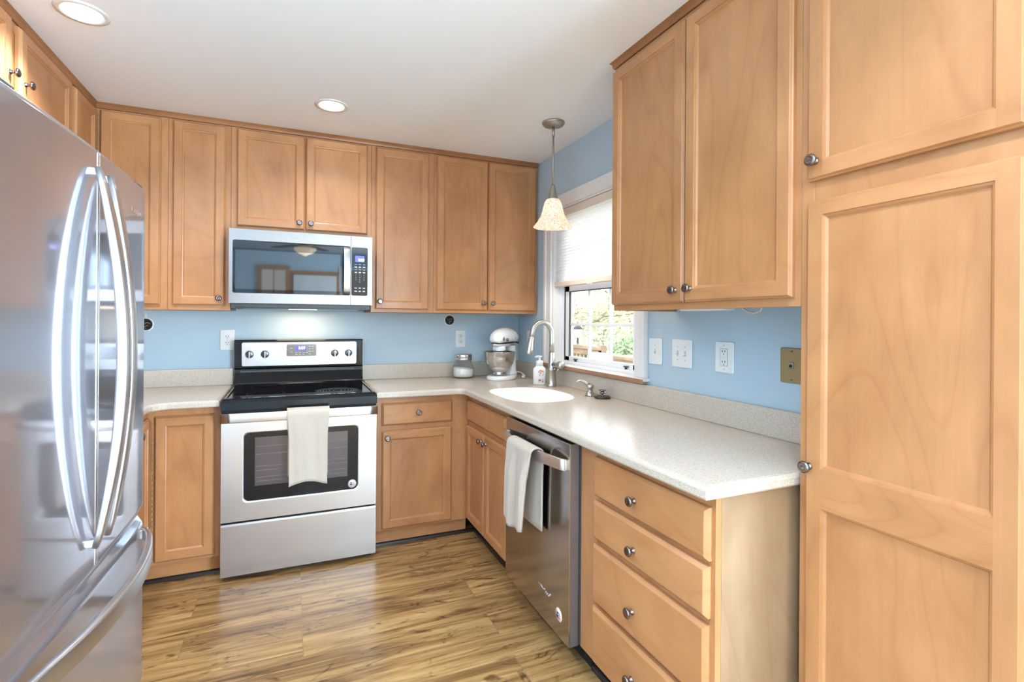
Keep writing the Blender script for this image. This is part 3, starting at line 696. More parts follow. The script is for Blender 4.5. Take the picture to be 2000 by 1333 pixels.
# ------------------------------------------------------------------ range
def ring_flat(mb, cx, cy, r0, r1, z, m, n=48):
    a = mb.ring([(cx+r0*math.cos(2*PI*k/n), cy+r0*math.sin(2*PI*k/n), z) for k in range(n)]); b = mb.ring([(cx+r1*math.cos(2*PI*k/n), cy+r1*math.sin(2*PI*k/n), z) for k in range(n)])
    mb.bridge(a, b, m, False)
def kitchen_range():
    t = thing('range', 'stainless steel freestanding electric range with a black glass cooktop', 'range', (-1.562, -0.703, 0))
    W = 0.381
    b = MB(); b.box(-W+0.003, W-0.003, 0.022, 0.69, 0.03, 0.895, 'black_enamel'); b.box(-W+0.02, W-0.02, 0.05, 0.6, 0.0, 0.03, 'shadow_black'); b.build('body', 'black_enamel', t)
    d = MB(); d.prism([(-0.004, 0.026), (-0.004, 0.278), (0.002, 0.287), (0.022, 0.287), (0.022, 0.026)], -W+0.001, W-0.001, 'x', 'brushed_steel'); d.box(-0.10, 0.16, -0.001, 0.02, 0.2885, 0.294, 'shadow_black'); d.build('storage_drawer', 'brushed_steel', t)
    # oven door with a rounded window opening
    dm = MB(); dm.mi(None); x0, x1, z0, z1 = -W+0.001, W-0.001, 0.299, 0.800
    win = rrect(-0.283, 0.287, 0.388, 0.746, 0.024, 6)
    yf = -0.004
    orr = [dm.v((x, yf, z)) for x, z in ((x1, z0), (x1, z1), (x0, z1), (x0, z0))]
    hole = dm.ring([(x, yf, z) for x, z in win]); hb = dm.ring([(x*0.976, yf+0.006, 0.567+(z-0.567)*0.962) for x, z in win])
    es = [dm.bm.edges.new((orr[i], orr[(i+1) % 4])) for i in range(4)] + [dm.bm.edges.new((hole[i], hole[(i+1) % len(hole)])) for i in range(len(hole))]
    bmesh.ops.triangle_fill(dm.bm, edges=es, use_beauty=True)
    dm.bridge(hole, hb, 'handle_steel', True)
    ob = [dm.v((x, 0.020, z)) for x, z in ((x1, z0), (x1, z1), (x0, z1), (x0, z0))]
    dm.bridge(orr, ob, None, False); dm.cap(ob)
    door = dm.build('oven_door', 'brushed_steel', t)
    g = MB(); g.prism([(x*0.976, 0.567+(z-0.567)*0.962) for x, z in win], yf+0.004, yf+0.008, 'y', 'black_glass')
    gw = g.build('window_glass', 'black_glass', door)
    iw = MB(); iw.box(-0.228, 0.228, yf+0.0028, yf+0.0042, 0.468, 0.716, None, 0.0006, 1); iw.build('inner_window', 'oven_tint', gw)
    for z in (0.668, 0.628, 0.566, 0.545, 0.510, 0.490): rk = MB(); rk.box(-0.222, 0.222, yf+0.0020, yf+0.0032, z, z+0.0018); rk.build('rack_wire', 'rack_dim', gw)
    st = MB(); st.lathe([(0.0225, yf+0.001), (0.0225, yf-0.0002), (0.0, yf-0.0004)], 28, 'sticker_silver', 'y', (0.252, 0, 0.425))
    st.lathe([(0.0175, yf-0.0004), (0.0175, yf-0.0008), (0.0, yf-0.0009)], 28, 'white_plastic', 'y', (0.252, 0, 0.425))
    for k in range(3): st.box(0.254, 0.267-0.002*k, yf-0.0016, yf-0.0006, 0.418+k*0.006, 0.421+k*0.006, 'red_print')
    st.box(0.240, 0.253, yf-0.0016, yf-0.0006, 0.417, 0.424, 'navy_print', 0.0005); st.box(0.242, 0.251, yf-0.0016, yf-0.0006, 0.426, 0.433, 'navy_print', 0.0005)
    st.build('sticker', 'sticker_silver', door)
    h = MB(); n = 16
    pth = [(-W+0.002+2*(W-0.002)*i/n, -0.044-0.006*math.sin(PI*i/n), 0.828) for i in range(n+1)]
    h.bar(pth, 0.048, 0.016, None, (0, 0, 1), 0.2)
    for s in (-1, 1): h.box(s*W-s*0.002, s*W-s*0.032, -0.044, 0.012, 0.806, 0.850, None, 0.003)
    h.build('handle', 'brushed_steel', door)
    bt = MB(); bt.box(-W+0.002, W-0.002, -0.0, 0.022, 0.802, 0.856, 'shadow_black'); bt.build('vent_strip', 'shadow_black', t)
    # cooktop: enamel rim with raised lip and glass
    c = MB(); C0, C1, Y0, Y1 = -W-0.002, W+0.002, -0.006, 0.61
    prof = [(0.0, 0.858), (0.0, 0.898), (0.006, 0.910), (0.016, 0.918), (0.030, 0.919), (0.038, 0.9145)]
    def lp(i, z): return [(C0+i*0.7, Y0+i, z), (C1-i*0.7, Y0+i, z), (C1-i*0.7, Y1-i*0.5, z), (C0+i*0.7, Y1-i*0.5, z)]
    rs = [c.ring(lp(i, z)) for i, z in prof]
    for a, q in zip(rs, rs[1:]): c.bridge(a, q, 'black_enamel', False)
    c.cap(rs[0], 'black_enamel', True); c.face(rs[-1], 'black_enamel')
    ct = c.build('cooktop', 'black_enamel', t)
    g = MB(); g.box(C0+0.028, C1-0.028, Y0+0.040, Y1-0.022, 0.913, 0.9155, 'black_glass'); gl = g.build('glass_top', 'black_glass', ct)
    e2 = MB()
    for cx, cy, r in ((0.185, 0.165, 0.118), (-0.185, 0.165, 0.095), (0.185, 0.43, 0.080), (-0.185, 0.43, 0.095)):
        e = MB(); ring_flat(e, cx, cy, r-0.0018, r, 0.9158, 'burner_line'); e.build('burner_outline', 'burner_line', gl)
    for q in (0.108, 0.094, 0.080, 0.064, 0.046, 0.026): ring_flat(e2, 0.185, 0.165, q-0.0035, q, 0.91585, 'burner_line')
    e2.build('burner_element', 'burner_line', gl)
    # backguard
    k = MB()
    k.prism([(0.606, 0.905), (0.690, 0.905), (0.690, 1.1855), (0.684, 1.190), (0.622, 1.190), (0.617, 1.184), (0.628, 1.016), (0.640, 1.006), (0.640, 0.985), (0.612, 0.925)], -W-0.001, W+0.001, 'x', 'black_enamel')
    bg = k.build('backguard', 'black_enamel', t)
    ss = MB(); ss.box(-W+0.03, W-0.05, 0.6385, 0.641, 0.988, 0.998, 'charcoal')
    ss.build('vent_slots', 'charcoal', bg)
    # control panel: tilted plate on the face
    tilt = math.atan2(0.011, 0.168)
    cp = thing('control_panel', None, None); cp.parent = t
    pn = MB(); pn.prism(rrect(-0.341, 0.341, -0.0735, 0.0735, 0.010, 5), -0.003, 0.002, 'y', 'brushed_panel')
    bpy.data.objects.remove(cp)
    po = pn.build('control_panel', 'brushed_panel', t); po.location = (0.0, 0.6215, 1.1005); po.rotation_euler = (tilt, 0, 0)
    dp = MB(); dp.prism(rrect(-0.088, 0.090, -0.016, 0.060, 0.008, 5), -0.0045, -0.002, 'y', 'display_grey')
    dpo = dp.build('display', 'display_grey', po)
    cb = MB(); cb.box(-0.036, 0.028, -0.0052, -0.004, 0.020, 0.050, None, 0.0005); cbo = cb.build('clock_screen', 'clock_blue', dpo)
    text('clock_digits', '3:29', 0.024, (0.002, -0.0056, 0.036), 'clock_digit', cbo, bold=0.0006)
    for (x, z) in ((-0.06, 0.035), (-0.06, 0.010), (0.05, 0.045), (0.068, 0.045), (0.05, 0.030), (0.068, 0.030), (0.05, 0.014), (0.068, 0.014), (-0.03, 0.006), (-0.008, 0.006), (0.014, 0.006), (0.034, 0.006), (-0.03, -0.006), (-0.008, -0.006), (0.014, -0.006), (0.05, -0.004)):
        kp = MB(); kp.box(x-0.006, x+0.006, -0.0050, -0.004, z-0.0018, z+0.0018); kp.build('key', 'button_print', dpo)
    text('logo', 'Whirlpool', 0.019, (-0.012, -0.0034, -0.046), 'faint_print', po)
    for x in (-0.298, -0.211, 0.204, 0.291):
        kb = MB(); kb.lathe([(0.0235, -0.003), (0.0235, -0.010), (0.021, -0.021), (0.019, -0.022), (0.0, -0.022)], 28, 'knob_grey', 'y')
        kb.box(-0.0035, 0.0035, -0.032, -0.018, -0.024, 0.020, 'handle_steel', 0.0015)
        ko = kb.build('knob', 'knob_grey', po); ko.location = (x, 0, 0.0)
        pr = MB(); pr.box(-0.004, 0.004, -0.0036, -0.0028, 0.031, 0.035); pr.box(-0.003, 0.003, -0.0036, -0.0028, 0.040, 0.043)
        for q in range(9): an = PI*(0.75+1.5*q/8)-PI/2; pr.box(0.029*math.cos(an)-0.001, 0.029*math.cos(an)+0.001, -0.0036, -0.0028, 0.029*math.sin(an)-0.001, 0.029*math.sin(an)+0.001)
        p2 = pr.build('dial_print', 'faint_print', po); p2.location = (x, 0, 0.0)
    for x in (-0.255, 0.245):
        pl = MB(); pl.lathe([(0.002, -0.003), (0.002, -0.0042), (0, -0.0042)], 10, None, 'y', (x, 0, -0.046)); pl.build('indicator', 'slot_dark', po)
plain('oven_tint', (0.06, 0.045, 0.055), 0.10, ior=1.7)
plain('rack_dim', (0.20, 0.16, 0.15), 0.3)
plain('burner_line', (0.14, 0.13, 0.115), 0.25)
plain('brushed_panel', (0.60, 0.575, 0.56), 0.33, metal=0.85)
plain('knob_grey', (0.12, 0.12, 0.125), 0.25, metal=0.6)
kitchen_range()

# ------------------------------------------------------------------ microwave
def microwave():
    t = thing('microwave', 'stainless over-the-range microwave with a black glass door', 'microwave', (-1.5575, -0.462, 1.405))
    W = 0.381; Hh = 0.410
    b = MB(); b.box(-W+0.002, W-0.002, 0.030, 0.455, 0.0, Hh-0.002, 'charcoal'); b.box(-W+0.008, W-0.008, 0.034, 0.450, -0.024, 0.0, 'charcoal')
    b.box(-W+0.03, W-0.03, 0.030, 0.10, -0.026, -0.016, 'black_plastic'); b.build('body', 'charcoal', t)
    for s in (-1, 1):
        gr = MB(); gr.box(s*0.20-0.12, s*0.20+0.12, 0.16, 0.36, -0.027, -0.0235); gr.build('grease_filter', 'grey_metal', t)
    lp = MB(); lp.box(-0.09, 0.09, 0.24, 0.30, -0.0255, -0.0235); lp.build('cooktop_lamp', 'lamp_lens', t)
    xs = 0.257
    d = MB(); win = rrect(-0.363, xs-0.001, 0.058, 0.349, 0.010, 5)
    def plate(mb, x0, x1, hole, m='oven_steel'):
        o = [mb.v((x, 0.0, z)) for x, z in ((x1, 0.003), (x1, Hh), (x0, Hh), (x0, 0.003))]
        h = mb.ring([(x, 0.0, z) for x, z in hole]); h2 = mb.ring([(x, 0.004, z) for x, z in hole])
        es = [mb.bm.edges.new((o[i], o[(i+1) % 4])) for i in range(4)] + [mb.bm.edges.new((h[i], h[(i+1) % len(h)])) for i in range(len(h))]
        bmesh.ops.triangle_fill(mb.bm, edges=es, use_beauty=True); mb.bridge(h, h2, None, True)
        ob = [mb.v((x, 0.028, z)) for x, z in ((x1, 0.003), (x1, Hh), (x0, Hh), (x0, 0.003))]
        mb.bridge(o, ob, None, False); mb.cap(ob)
    plate(d, -W, xs, [(min(x, xs-0.0015), z) for x, z in win]); do = d.build('door', 'oven_steel', t)
    g = MB(); g.prism([(min(x, xs-0.0015), z) for x, z in win], 0.002, 0.0045, 'y', 'black_glass'); go = g.build('door_glass', 'black_glass', do)
    iw = MB(); iw.prism(rrect(-0.350, 0.200, 0.080, 0.296, 0.004, 3), 0.0014, 0.0025, 'y'); iw.build('viewing_window', 'mirror_glass', go)
    h = MB(); n = 14
    h.bar([(0.234, -0.010-0.030*math.sin(PI*i/n)**0.7, 0.064+0.276*i/n) for i in range(n+1)], 0.038, 0.012, None, (1, 0, 0), 0.25)
    for z in (0.075, 0.33): h.box(0.222, 0.246, -0.014, 0.003, z-0.01, z+0.01, None, 0.002)
    h.build('handle', 'handle_steel', do)
    text('logo', 'Whirlpool', 0.020, (-0.045, -0.0006, 0.375), 'faint_print', do)
    c = MB(); win2 = rrect(0.2615, 0.355, 0.058, 0.345, 0.008, 4); plate(c, 0.2595, W, win2); co = c.build('control_frame', 'oven_steel', t)
    p = MB(); p.prism(win2, 0.0015, 0.0045, 'y', 'black_glass'); pp = p.build('control_panel', 'black_glass', co)
    sc_ = MB(); sc_.box(0.283, 0.336, 0.0006, 0.0022, 0.258, 0.296); so = sc_.build('clock_screen', 'clock_blue', pp)
    text('clock_digits', '3:29', 0.021, (0.318, 0.0002, 0.270), 'clock_digit', so, bold=0.0005)
    for z in (0.243, 0.228, 0.212, 0.196):
        for x in (0.287, 0.310, 0.334): k = MB(); k.box(x-0.007, x+0.007, 0.0006, 0.002, z-0.0035 if z in (0.228, 0.196) else z-0.0012, z+0.0035 if z in (0.228, 0.196) else z+0.0012); k.build('button', 'button_print', pp)
    for z in (0.103, 0.084):
        for x in (0.287, 0.310, 0.334): k = MB(); k.box(x-0.007, x+0.007, 0.0006, 0.002, z-0.003, z+0.003); k.build('button', 'button_print', pp)
    nums = ['1', '2', '3', '4', '5', '6', '7', '8', '9', '0']
    pos = [(x, z) for z in (0.180, 0.166, 0.152) for x in (0.287, 0.310, 0.334)] + [(0.310, 0.138)]
    for q, (x, z) in zip(nums, pos): text('number_key', q, 0.011, (x, 0.0006, z), 'button_print', pp)
plain('lamp_lens', (0.9, 0.85, 0.75), 0.4, emc=(1.0, 0.86, 0.66), ems=6.0)
microwave()

# ------------------------------------------------------------------ refrigerator (left wall, facing +X)
def fridge():
    t = thing('refrigerator', 'stainless french-door refrigerator with bottom freezer on the left', 'refrigerator', (-2.100, -1.897, 0), PI/2-math.radians(2.1))
    W = 0.458
    arc = lambda x: 0.016*(x/W)**2
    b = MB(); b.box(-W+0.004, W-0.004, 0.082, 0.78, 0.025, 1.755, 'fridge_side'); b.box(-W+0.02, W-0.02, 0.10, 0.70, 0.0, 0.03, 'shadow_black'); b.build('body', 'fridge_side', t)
    for s in (-1, 1):
        hc = MB(); hc.box(s*(W-0.02), s*(W-0.10), 0.02, 0.13, 1.760, 1.782, None, 0.004); hc.build('hinge_cover', 'charcoal', t)
    def panel(x0, x1, z0, z1, name, top=0.0):
        mb = MB(); n = 20; cols = []
        for x in [x0, x0+0.003, x0+0.008]+[x0+(x1-x0)*i/n for i in range(1, n)]+[x1-0.008, x1-0.003, x1]:
            y = arc(x)+(0.004 if x in (x0, x1) else 0.0)
            if top: pr = [(0.072, z0), (y+0.004, z0), (y, z0+0.004), (y, z0+0.012), (y, z1-0.060), (y, z1-0.050), (y+0.003, z1-0.040), (y+0.014, z1-0.022), (y+0.016, z1-0.012), (y+0.012, z1-0.003), (y+0.016, z1), (0.072, z1)]
            else: pr = [(0.072, z0), (y+0.005, z0), (y, z0+0.004), (y, z0+0.012), (y, z1-0.012), (y, z1-0.003), (y+0.003, z1), (0.072, z1)]
            cols.append(mb.ring([(x, yy, zz) for yy, zz in pr]))
        for a, q in zip(cols, cols[1:]):
            for i in range(len(a)-1): mb.face([a[i], a[i+1], q[i+1], q[i]], None, True)
        for r in (cols[0], cols[-1]): mb.face(r, 'edge_silver' if not top else None)
        return mb.build(name, 'fridge_steel', t)
    dl = panel(-W, -0.0025, 0.662, 1.770, 'door'); dr = panel(0.0025, W, 0.662, 1.770, 'door')
    fz = panel(-W, W, 0.055, 0.652, 'freezer_drawer', 0.02)
    for s, d in ((-1, dl), (1, dr)):
        e = MB(); e.box(s*0.003, s*0.010, -0.0018, 0.03, 0.664, 1.763, None, 0.001); e.build('edge_trim', 'logo_silver', d)
        h = MB(); n = 24; pth = []; ws = []; hs = []
        for i in range(n+1):
            u = i/n; z = 0.725+0.990*u; bow = math.sin(PI*u)
            pth.append((s*0.042, -0.012-(0.060 if s < 0 else 0.050)*bow**0.8, z)); ws.append(0.020+0.020*min(1, bow*3)); hs.append(0.014+0.015*bow)
        h.bar(pth, ws, hs, None, (1, 0, 0), 0.35)
        for z in (0.737, 1.703): h.box(s*0.042-0.009, s*0.042+0.009, -0.014, 0.004, z-0.010, z+0.010, None, 0.002)
        h.build('handle', 'handle_steel', d)
        p = MB()
        for z in (0.785, 1.655): p.lathe([(0.0025, 0), (0.0025, 0.004), (0, 0.004)], 8, None, 'x', (s*0.042+0.0165, -0.030, z))
        p.build('set_screw', 'slot_dark', d)
    h = MB(); n = 26; pth = []; ws = []; hs = []
    for i in range(n+1):
        u = i/n; x = -0.425+0.85*u; bow = math.sin(PI*u)
        pth.append((x, arc(x)-0.010-0.070*bow**0.7, 0.578+0.008*bow)); ws.append(0.034+0.020*min(1, bow*3)); hs.append(0.016+0.010*bow)
    h.bar(pth, ws, hs, None, (0, 0, 1), 0.35)
    for s in (-1, 1): h.box(s*0.425-0.014, s*0.425+0.014, -0.006, 0.016, 0.562, 0.594, None, 0.003)
    h.build('handle', 'handle_steel', fz)
    text('logo', 'Whirlpool', 0.022, (0.335, arc(0.335)-0.0018, 1.672), 'logo_silver', dr, bold=0.0008)
plain('fridge_side', (0.10, 0.10, 0.105), 0.45); plain('edge_silver', (0.45, 0.45, 0.47), 0.3, metal=0.8)
fridge()

# ------------------------------------------------------------------ dishwasher (right wall, facing -X), local x -> -Y
def dishwasher():
    t = thing('dishwasher', 'stainless dishwasher under the counter with a bowed bar handle', 'dishwasher', (-0.612, -1.309, 0), -PI/2)
    w = 0.604
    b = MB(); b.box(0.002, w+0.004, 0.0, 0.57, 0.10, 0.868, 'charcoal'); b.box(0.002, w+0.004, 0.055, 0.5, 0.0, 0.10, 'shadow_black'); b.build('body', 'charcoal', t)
    d = MB(); d.box(0.0, w, -0.043, -0.001, 0.094, 0.860, 'washer_steel', 0.0025, 2); do = d.build('door', 'washer_steel', t)
    e = MB(); e.box(w-0.0012, w+0.0006, -0.0434, -0.0395, 0.097, 0.857); e.build('edge_trim', 'logo_silver', do)
    s = MB(); s.box(w, w+0.0008, -0.038, -0.003, 0.097, 0.857); s.build('side_panel', 'washer_side', do)
    h = MB(); n = 22; pth = []
    for i in range(n+1):
        u = i/n; pth.append((0.012+u*(w-0.030), -0.053-0.040*math.sin(PI*u)**0.75, 0.778))
    h.bar(pth, 0.043, 0.011, None, (0, 0, 1), 0.2)
    for x in (0.018, w-0.024): h.box(x-0.009, x+0.009, -0.052, -0.042, 0.760, 0.796, None, 0.002)
    h.build('handle', 'handle_warm', do)
    text('logo', 'Whirlpool', 0.026, (0.405, -0.0440, 0.216), 'logo_silver', do)
    st = MB(); st.lathe([(0.027, -0.0425), (0.027, -0.0437), (0, -0.0438)], 28, 'gold_print', 'y', (0.527, 0, 0.180)); st.lathe([(0.0245, -0.0438), (0.0245, -0.0441), (0, -0.0442)], 28, 'white_plastic', 'y', (0.527, 0, 0.180))
    for k in range(3): st.box(0.529, 0.546-0.003*k, -0.0448, -0.0441, 0.170+k*0.008, 0.174+k*0.008, 'red_print')
    st.box(0.512, 0.528, -0.0448, -0.0441, 0.168, 0.178, 'navy_print', 0.0003); st.box(0.515, 0.527, -0.0448, -0.0441, 0.181, 0.190, 'navy_print', 0.0003)
    st.build('sticker', 'white_plastic', do)
plain('handle_warm', (0.74, 0.68, 0.63), 0.3, metal=0.9); plain('washer_side', (0.20, 0.17, 0.17), 0.4, metal=0.5)
dishwasher()

# ------------------------------------------------------------------ towels
def towel(name, label, loc, rz, width, front, back, bar_r, fold_amp, seed, lobes, skew=0.0, front_cut=None):
    """sheet hung over a bar; local x along the bar, front = -y; bar axis at the origin"""
    rr = random.Random(seed); mb = MB(); nx = 34
    path = []
    for i in range(15): path.append((bar_r+0.004, -back+back*i/14, 0))
    for i in range(1, 9): a = PI*i/9; path.append((math.cos(a)*(bar_r+0.004), math.sin(a)*(bar_r+0.004)*0.8, 1))
    for i in range(25): path.append((-(bar_r+0.004), -front*i/24, 2))
    th = 0.007; ph = [rr.random()*6 for _ in range(6)]
    def pos(i, j, off):
        y, z, s = path[j]; u = i/nx; x = (u-0.5)*width
        f = min(1, max(0, -z/0.12)) if s != 1 else 0
        wob = fold_amp*f*(math.sin(lobes*PI*u+ph[0]+z*2.5)+0.45*math.sin(2.3*lobes*PI*u+ph[1]+z*4))
        wob = wob if s == 2 else 0.35*wob
        sg = -1 if s == 2 else 1
        sx = 1-0.10*f*(1 if s == 2 else 0.4)
        zz = z
        if s == 2: zz = z*(1+0.035*math.sin(5*u+ph[2])+ (front_cut(u) if front_cut else 0)); y -= abs(fold_amp)*f
        y = y+wob*(1 if s == 2 else -0.3)
        xx = x*sx+skew*(-z)*(1 if s == 2 else 0.2)
        if s == 0: y = max(y, bar_r*0.3); y += off
        elif s == 2: y += -off
        else:
            a = math.atan2(z/0.8, y); y += off*math.cos(a); zz += off*math.sin(a)
        return (xx, y, zz)
    A = [[mb.v(pos(i, j, 0)) for i in range(nx+1)] for j in range(len(path))]
    B = [[mb.v(pos(i, j, th)) for i in range(nx+1)] for j in range(len(path))]
    for j in range(len(path)-1):
        for i in range(nx):
            mb.face([A[j][i], A[j+1][i], A[j+1][i+1], A[j][i+1]], None, True); mb.face([B[j][i], B[j][i+1], B[j+1][i+1], B[j+1][i]], None, True)
        for i in (0, nx): mb.face([A[j][i], A[j+1][i], B[j+1][i], B[j][i]], None, True)
    for j in (0, len(path)-1):
        for i in range(nx): mb.face([A[j][i], A[j][i+1], B[j][i+1], B[j][i]], None, True)
    o = mb.build(name, 'cotton'); o.location = loc; o.rotation_euler = (0, 0, rz)
    return tag(o, label, 'towel', 'cream cotton towels')
towel('dish_towel', 'cream cotton towel folded over the oven door handle', (-1.537, -0.752, 0.834), 0, 0.205, 0.356, 0.33, 0.026, 0.0035, 4, 3.0, skew=0.0)
towel('dish_towel', 'cream cotton towel draped over the dishwasher handle', (-0.702, -1.615, 0.782), -PI/2, 0.235, 0.335, 0.32, 0.022, 0.011, 11, 3.2, skew=-0.09, front_cut=lambda u: -0.10*max(0, 0.4-u)/0.4)

# ------------------------------------------------------------------ things on the counter
def stand_mixer():
    t = thing('stand_mixer', 'white stand mixer with a steel bowl in the counter corner', 'mixer', (-0.225, -0.250, CT+0.0008), 0)
    t.rotation_euler = (0, 0, math.radians(-137))   # head (+x local) points towards the room's left-front
    # base plate: elongated rounded foot, +x = under the bowl
    b = MB(); out = []
    for k in range(40):
        a = 2*PI*k/40; ca, sa = math.cos(a), math.sin(a)
        wd = 0.098 if ca > 0 else 0.082
        out.append((0.01+0.165*ca, wd*math.copysign(abs(sa)**0.85, sa)))
    rs = [b.ring([(x*s, y*s, z) for x, y in out]) for s, z in ((0.97, 0.0), (1.0, 0.006), (1.0, 0.018), (0.96, 0.027), (0.85, 0.031))]
    for p, q in zip(rs, rs[1:]): b.bridge(p, q, None, True)
    b.cap(rs[0], None, True); b.cap(rs[-1])
    # column at the rear
    col = []
    for z, cx, rx, ry in ((0.028, -0.095, 0.062, 0.062), (0.06, -0.100, 0.046, 0.052), (0.12, -0.104, 0.040, 0.048), (0.19, -0.100, 0.042, 0.048), (0.232, -0.090, 0.056, 0.050)):
        col.append(b.ring([(cx+rx*math.cos(2*PI*k/24), ry*math.sin(2*PI*k/24), z) for k in range(24)]))
    for p, q in zip(col, col[1:]): b.bridge(p, q, None, True)
    b.cap(col[-1]); b.build('stand', 'white_enamel', t)
    h = MB(); secs = []
    for x, zc, ry, rz in ((-0.172, 0.285, 0.010, 0.012), (-0.165, 0.285, 0.040, 0.042), (-0.140, 0.287, 0.060, 0.060), (-0.09, 0.291, 0.066, 0.068), (-0.02, 0.294, 0.066, 0.070), (0.05, 0.292, 0.063, 0.067), (0.10, 0.288, 0.058, 0.061), (0.135, 0.283, 0.047, 0.050), (0.152, 0.280, 0.028, 0.030), (0.158, 0.279, 0.006, 0.008)):
        pr = []
        for k in range(24):
            ca, sa = math.cos(2*PI*k/24), math.sin(2*PI*k/24)
            pr.append((x, ry*(ca if sa > 0 else math.copysign(abs(ca)**0.5, ca)), zc+(rz*sa if sa > 0 else rz*0.60*sa)))
        secs.append(h.ring(pr))
    for p, q in zip(secs, secs[1:]): h.bridge(p, q, None, True)
    h.cap(secs[0], None, True); h.cap(secs[-1])
    h.lathe([(0.030, 0.245), (0.040, 0.236), (0.047, 0.225), (0.048, 0.205), (0.042, 0.198), (0.0, 0.198)], 24, None, 'z', (0.075, 0, 0), cap0=False)
    jaw = [h.ring([(0.03+a*math.cos(2*PI*k/32), b*math.sin(2*PI*k/32), z) for k in range(32)]) for z, a, b in ((0.252, 0.118, 0.046), (0.244, 0.119, 0.047), (0.234, 0.110, 0.044), (0.228, 0.090, 0.038))]
    for p, q in zip(jaw, jaw[1:]): h.bridge(p, q, None, True)
    h.cap(jaw[-1])
    head = h.build('head', 'white_enamel', t)
    tr = MB(); pts = []
    for k in range(33):
        a = 2*PI*k/32; pts.append((-0.006+0.150*math.cos(a), 0.0545*math.copysign(abs(math.sin(a))**0.8, math.sin(a)), 0.2560))
    tr.tube(pts, 0.0070, 8, up=(0, 0, 1)); tr.build('trim_band', 'black_plastic', head)
    bd = MB(); bd.lathe([(0.046, 0.208), (0.0485, 0.206), (0.0485, 0.196), (0.030, 0.192), (0.012, 0.186), (0.010, 0.150), (0.0, 0.150)], 24, None, 'z', (0.075, 0, 0)); bd.build('beater_shaft', 'bowl_steel', head)
    bg = MB(); bg.lathe([(0.014, 0), (0.0145, -0.003), (0.012, -0.0045), (0, -0.0045)], 20, None, 'y', (0.085, 0.0, 0)); bgo = bg.build('badge', 'pewter', head)
    bgo.location = (0, 0.062, 0.285); bgo.rotation_euler = (0, 0, PI)
    bgo.location = (0.205, 0.0545, 0.284)
    sp = MB(); sp.lathe([(0.010, 0), (0.010, -0.010), (0.008, -0.012), (0, -0.012)], 16, None, 'y'); spo = sp.build('speed_knob', 'knob_metal', head); spo.location = (0.082, 0.060, 0.279); spo.rotation_euler = (0, 0, PI)
    lv = MB(); lv.tube([(-0.09, 0.06, 0.255), (-0.09, 0.078, 0.252)], 0.006, 8); lv.tube([(-0.06, 0.066, 0.296), (-0.06, 0.069, 0.284)], 0.0016, 6); lv.build('lock_lever', 'black_plastic', head)
    w = MB(); prof = [(0.030, 0.034), (0.045, 0.034), (0.046, 0.040), (0.044, 0.050), (0.043, 0.056), (0.055, 0.062), (0.078, 0.084), (0.097, 0.115), (0.106, 0.150), (0.109, 0.190), (0.1125, 0.192), (0.1125, 0.195), (0.107, 0.195), (0.103, 0.150), (0.094, 0.116), (0.074, 0.086), (0.05, 0.066), (0.0, 0.064)]
    w.lathe(prof, 36, None, 'z', (0.072, 0, 0)); w.build('bowl', 'bowl_steel', t)
    c = MB(); c.tube([(-0.15, 0.02, 0.04), (-0.165, 0.045, 0.035), (-0.158, 0.075, 0.030), (-0.12, 0.100, 0.020), (-0.10, 0.115, 0.012)], 0.0035, 8); c.tube([(-0.15, 0.03, 0.035), (-0.172, 0.06, 0.03), (-0.150, 0.09, 0.024), (-0.11, 0.122, 0.010)], 0.0035, 8); c.box(-0.10, -0.07, 0.11, 0.13, 0.003, 0.02, None, 0.003)
    c.build('power_cord', 'white_plastic', t)
stand_mixer()
def flour_jar():
    t = thing('glass_jar', 'squat glass jar of white flour with a steel lid beside the mixer', 'jar', (-0.482, -0.118, CT+0.0008))
    g = MB(); g.lathe([(0.058, 0.0), (0.068, 0.003), (0.074, 0.012), (0.076, 0.030), (0.075, 0.075), (0.068, 0.095), (0.058, 0.108), (0.057, 0.128), (0.054, 0.128), (0.055, 0.107), (0.065, 0.093), (0.072, 0.074), (0.073, 0.030), (0.070, 0.012), (0.05, 0.006), (0, 0.006)], 32, cap1=True); g.build('glass_body', 'jar_glass', t)
    f = MB(); rr = random.Random(2)
    rs = [f.ring([(r*math.cos(2*PI*k/28), r*math.sin(2*PI*k/28), z+(0.008*math.cos(2*PI*k/28-2.6)*tilt)) for k in range(28)]) for r, z, tilt in ((0.05, 0.0065, 0), (0.069, 0.012, 0), (0.0722, 0.03, 0), (0.0718, 0.066, 0.8), (0.060, 0.070, 0.8), (0.025, 0.074, 0.4), (0.001, 0.072, 0))]
    for a, b in zip(rs, rs[1:]): f.bridge(a, b, None, True)
    f.cap(rs[0], None, True); f.cap(rs[-1]); f.build('flour', 'flour', t)
    l = MB(); l.lathe([(0.0, 0.127), (0.060, 0.127), (0.0625, 0.128), (0.0625, 0.140), (0.061, 0.141), (0.061, 0.143), (0.0625, 0.144), (0.0625, 0.166), (0.060, 0.169), (0.0, 0.169)], 32); l.build('lid', 'bowl_steel', t)
glassy('jar_glass', (0.97, 0.98, 0.98), 0.05)
flour_jar()
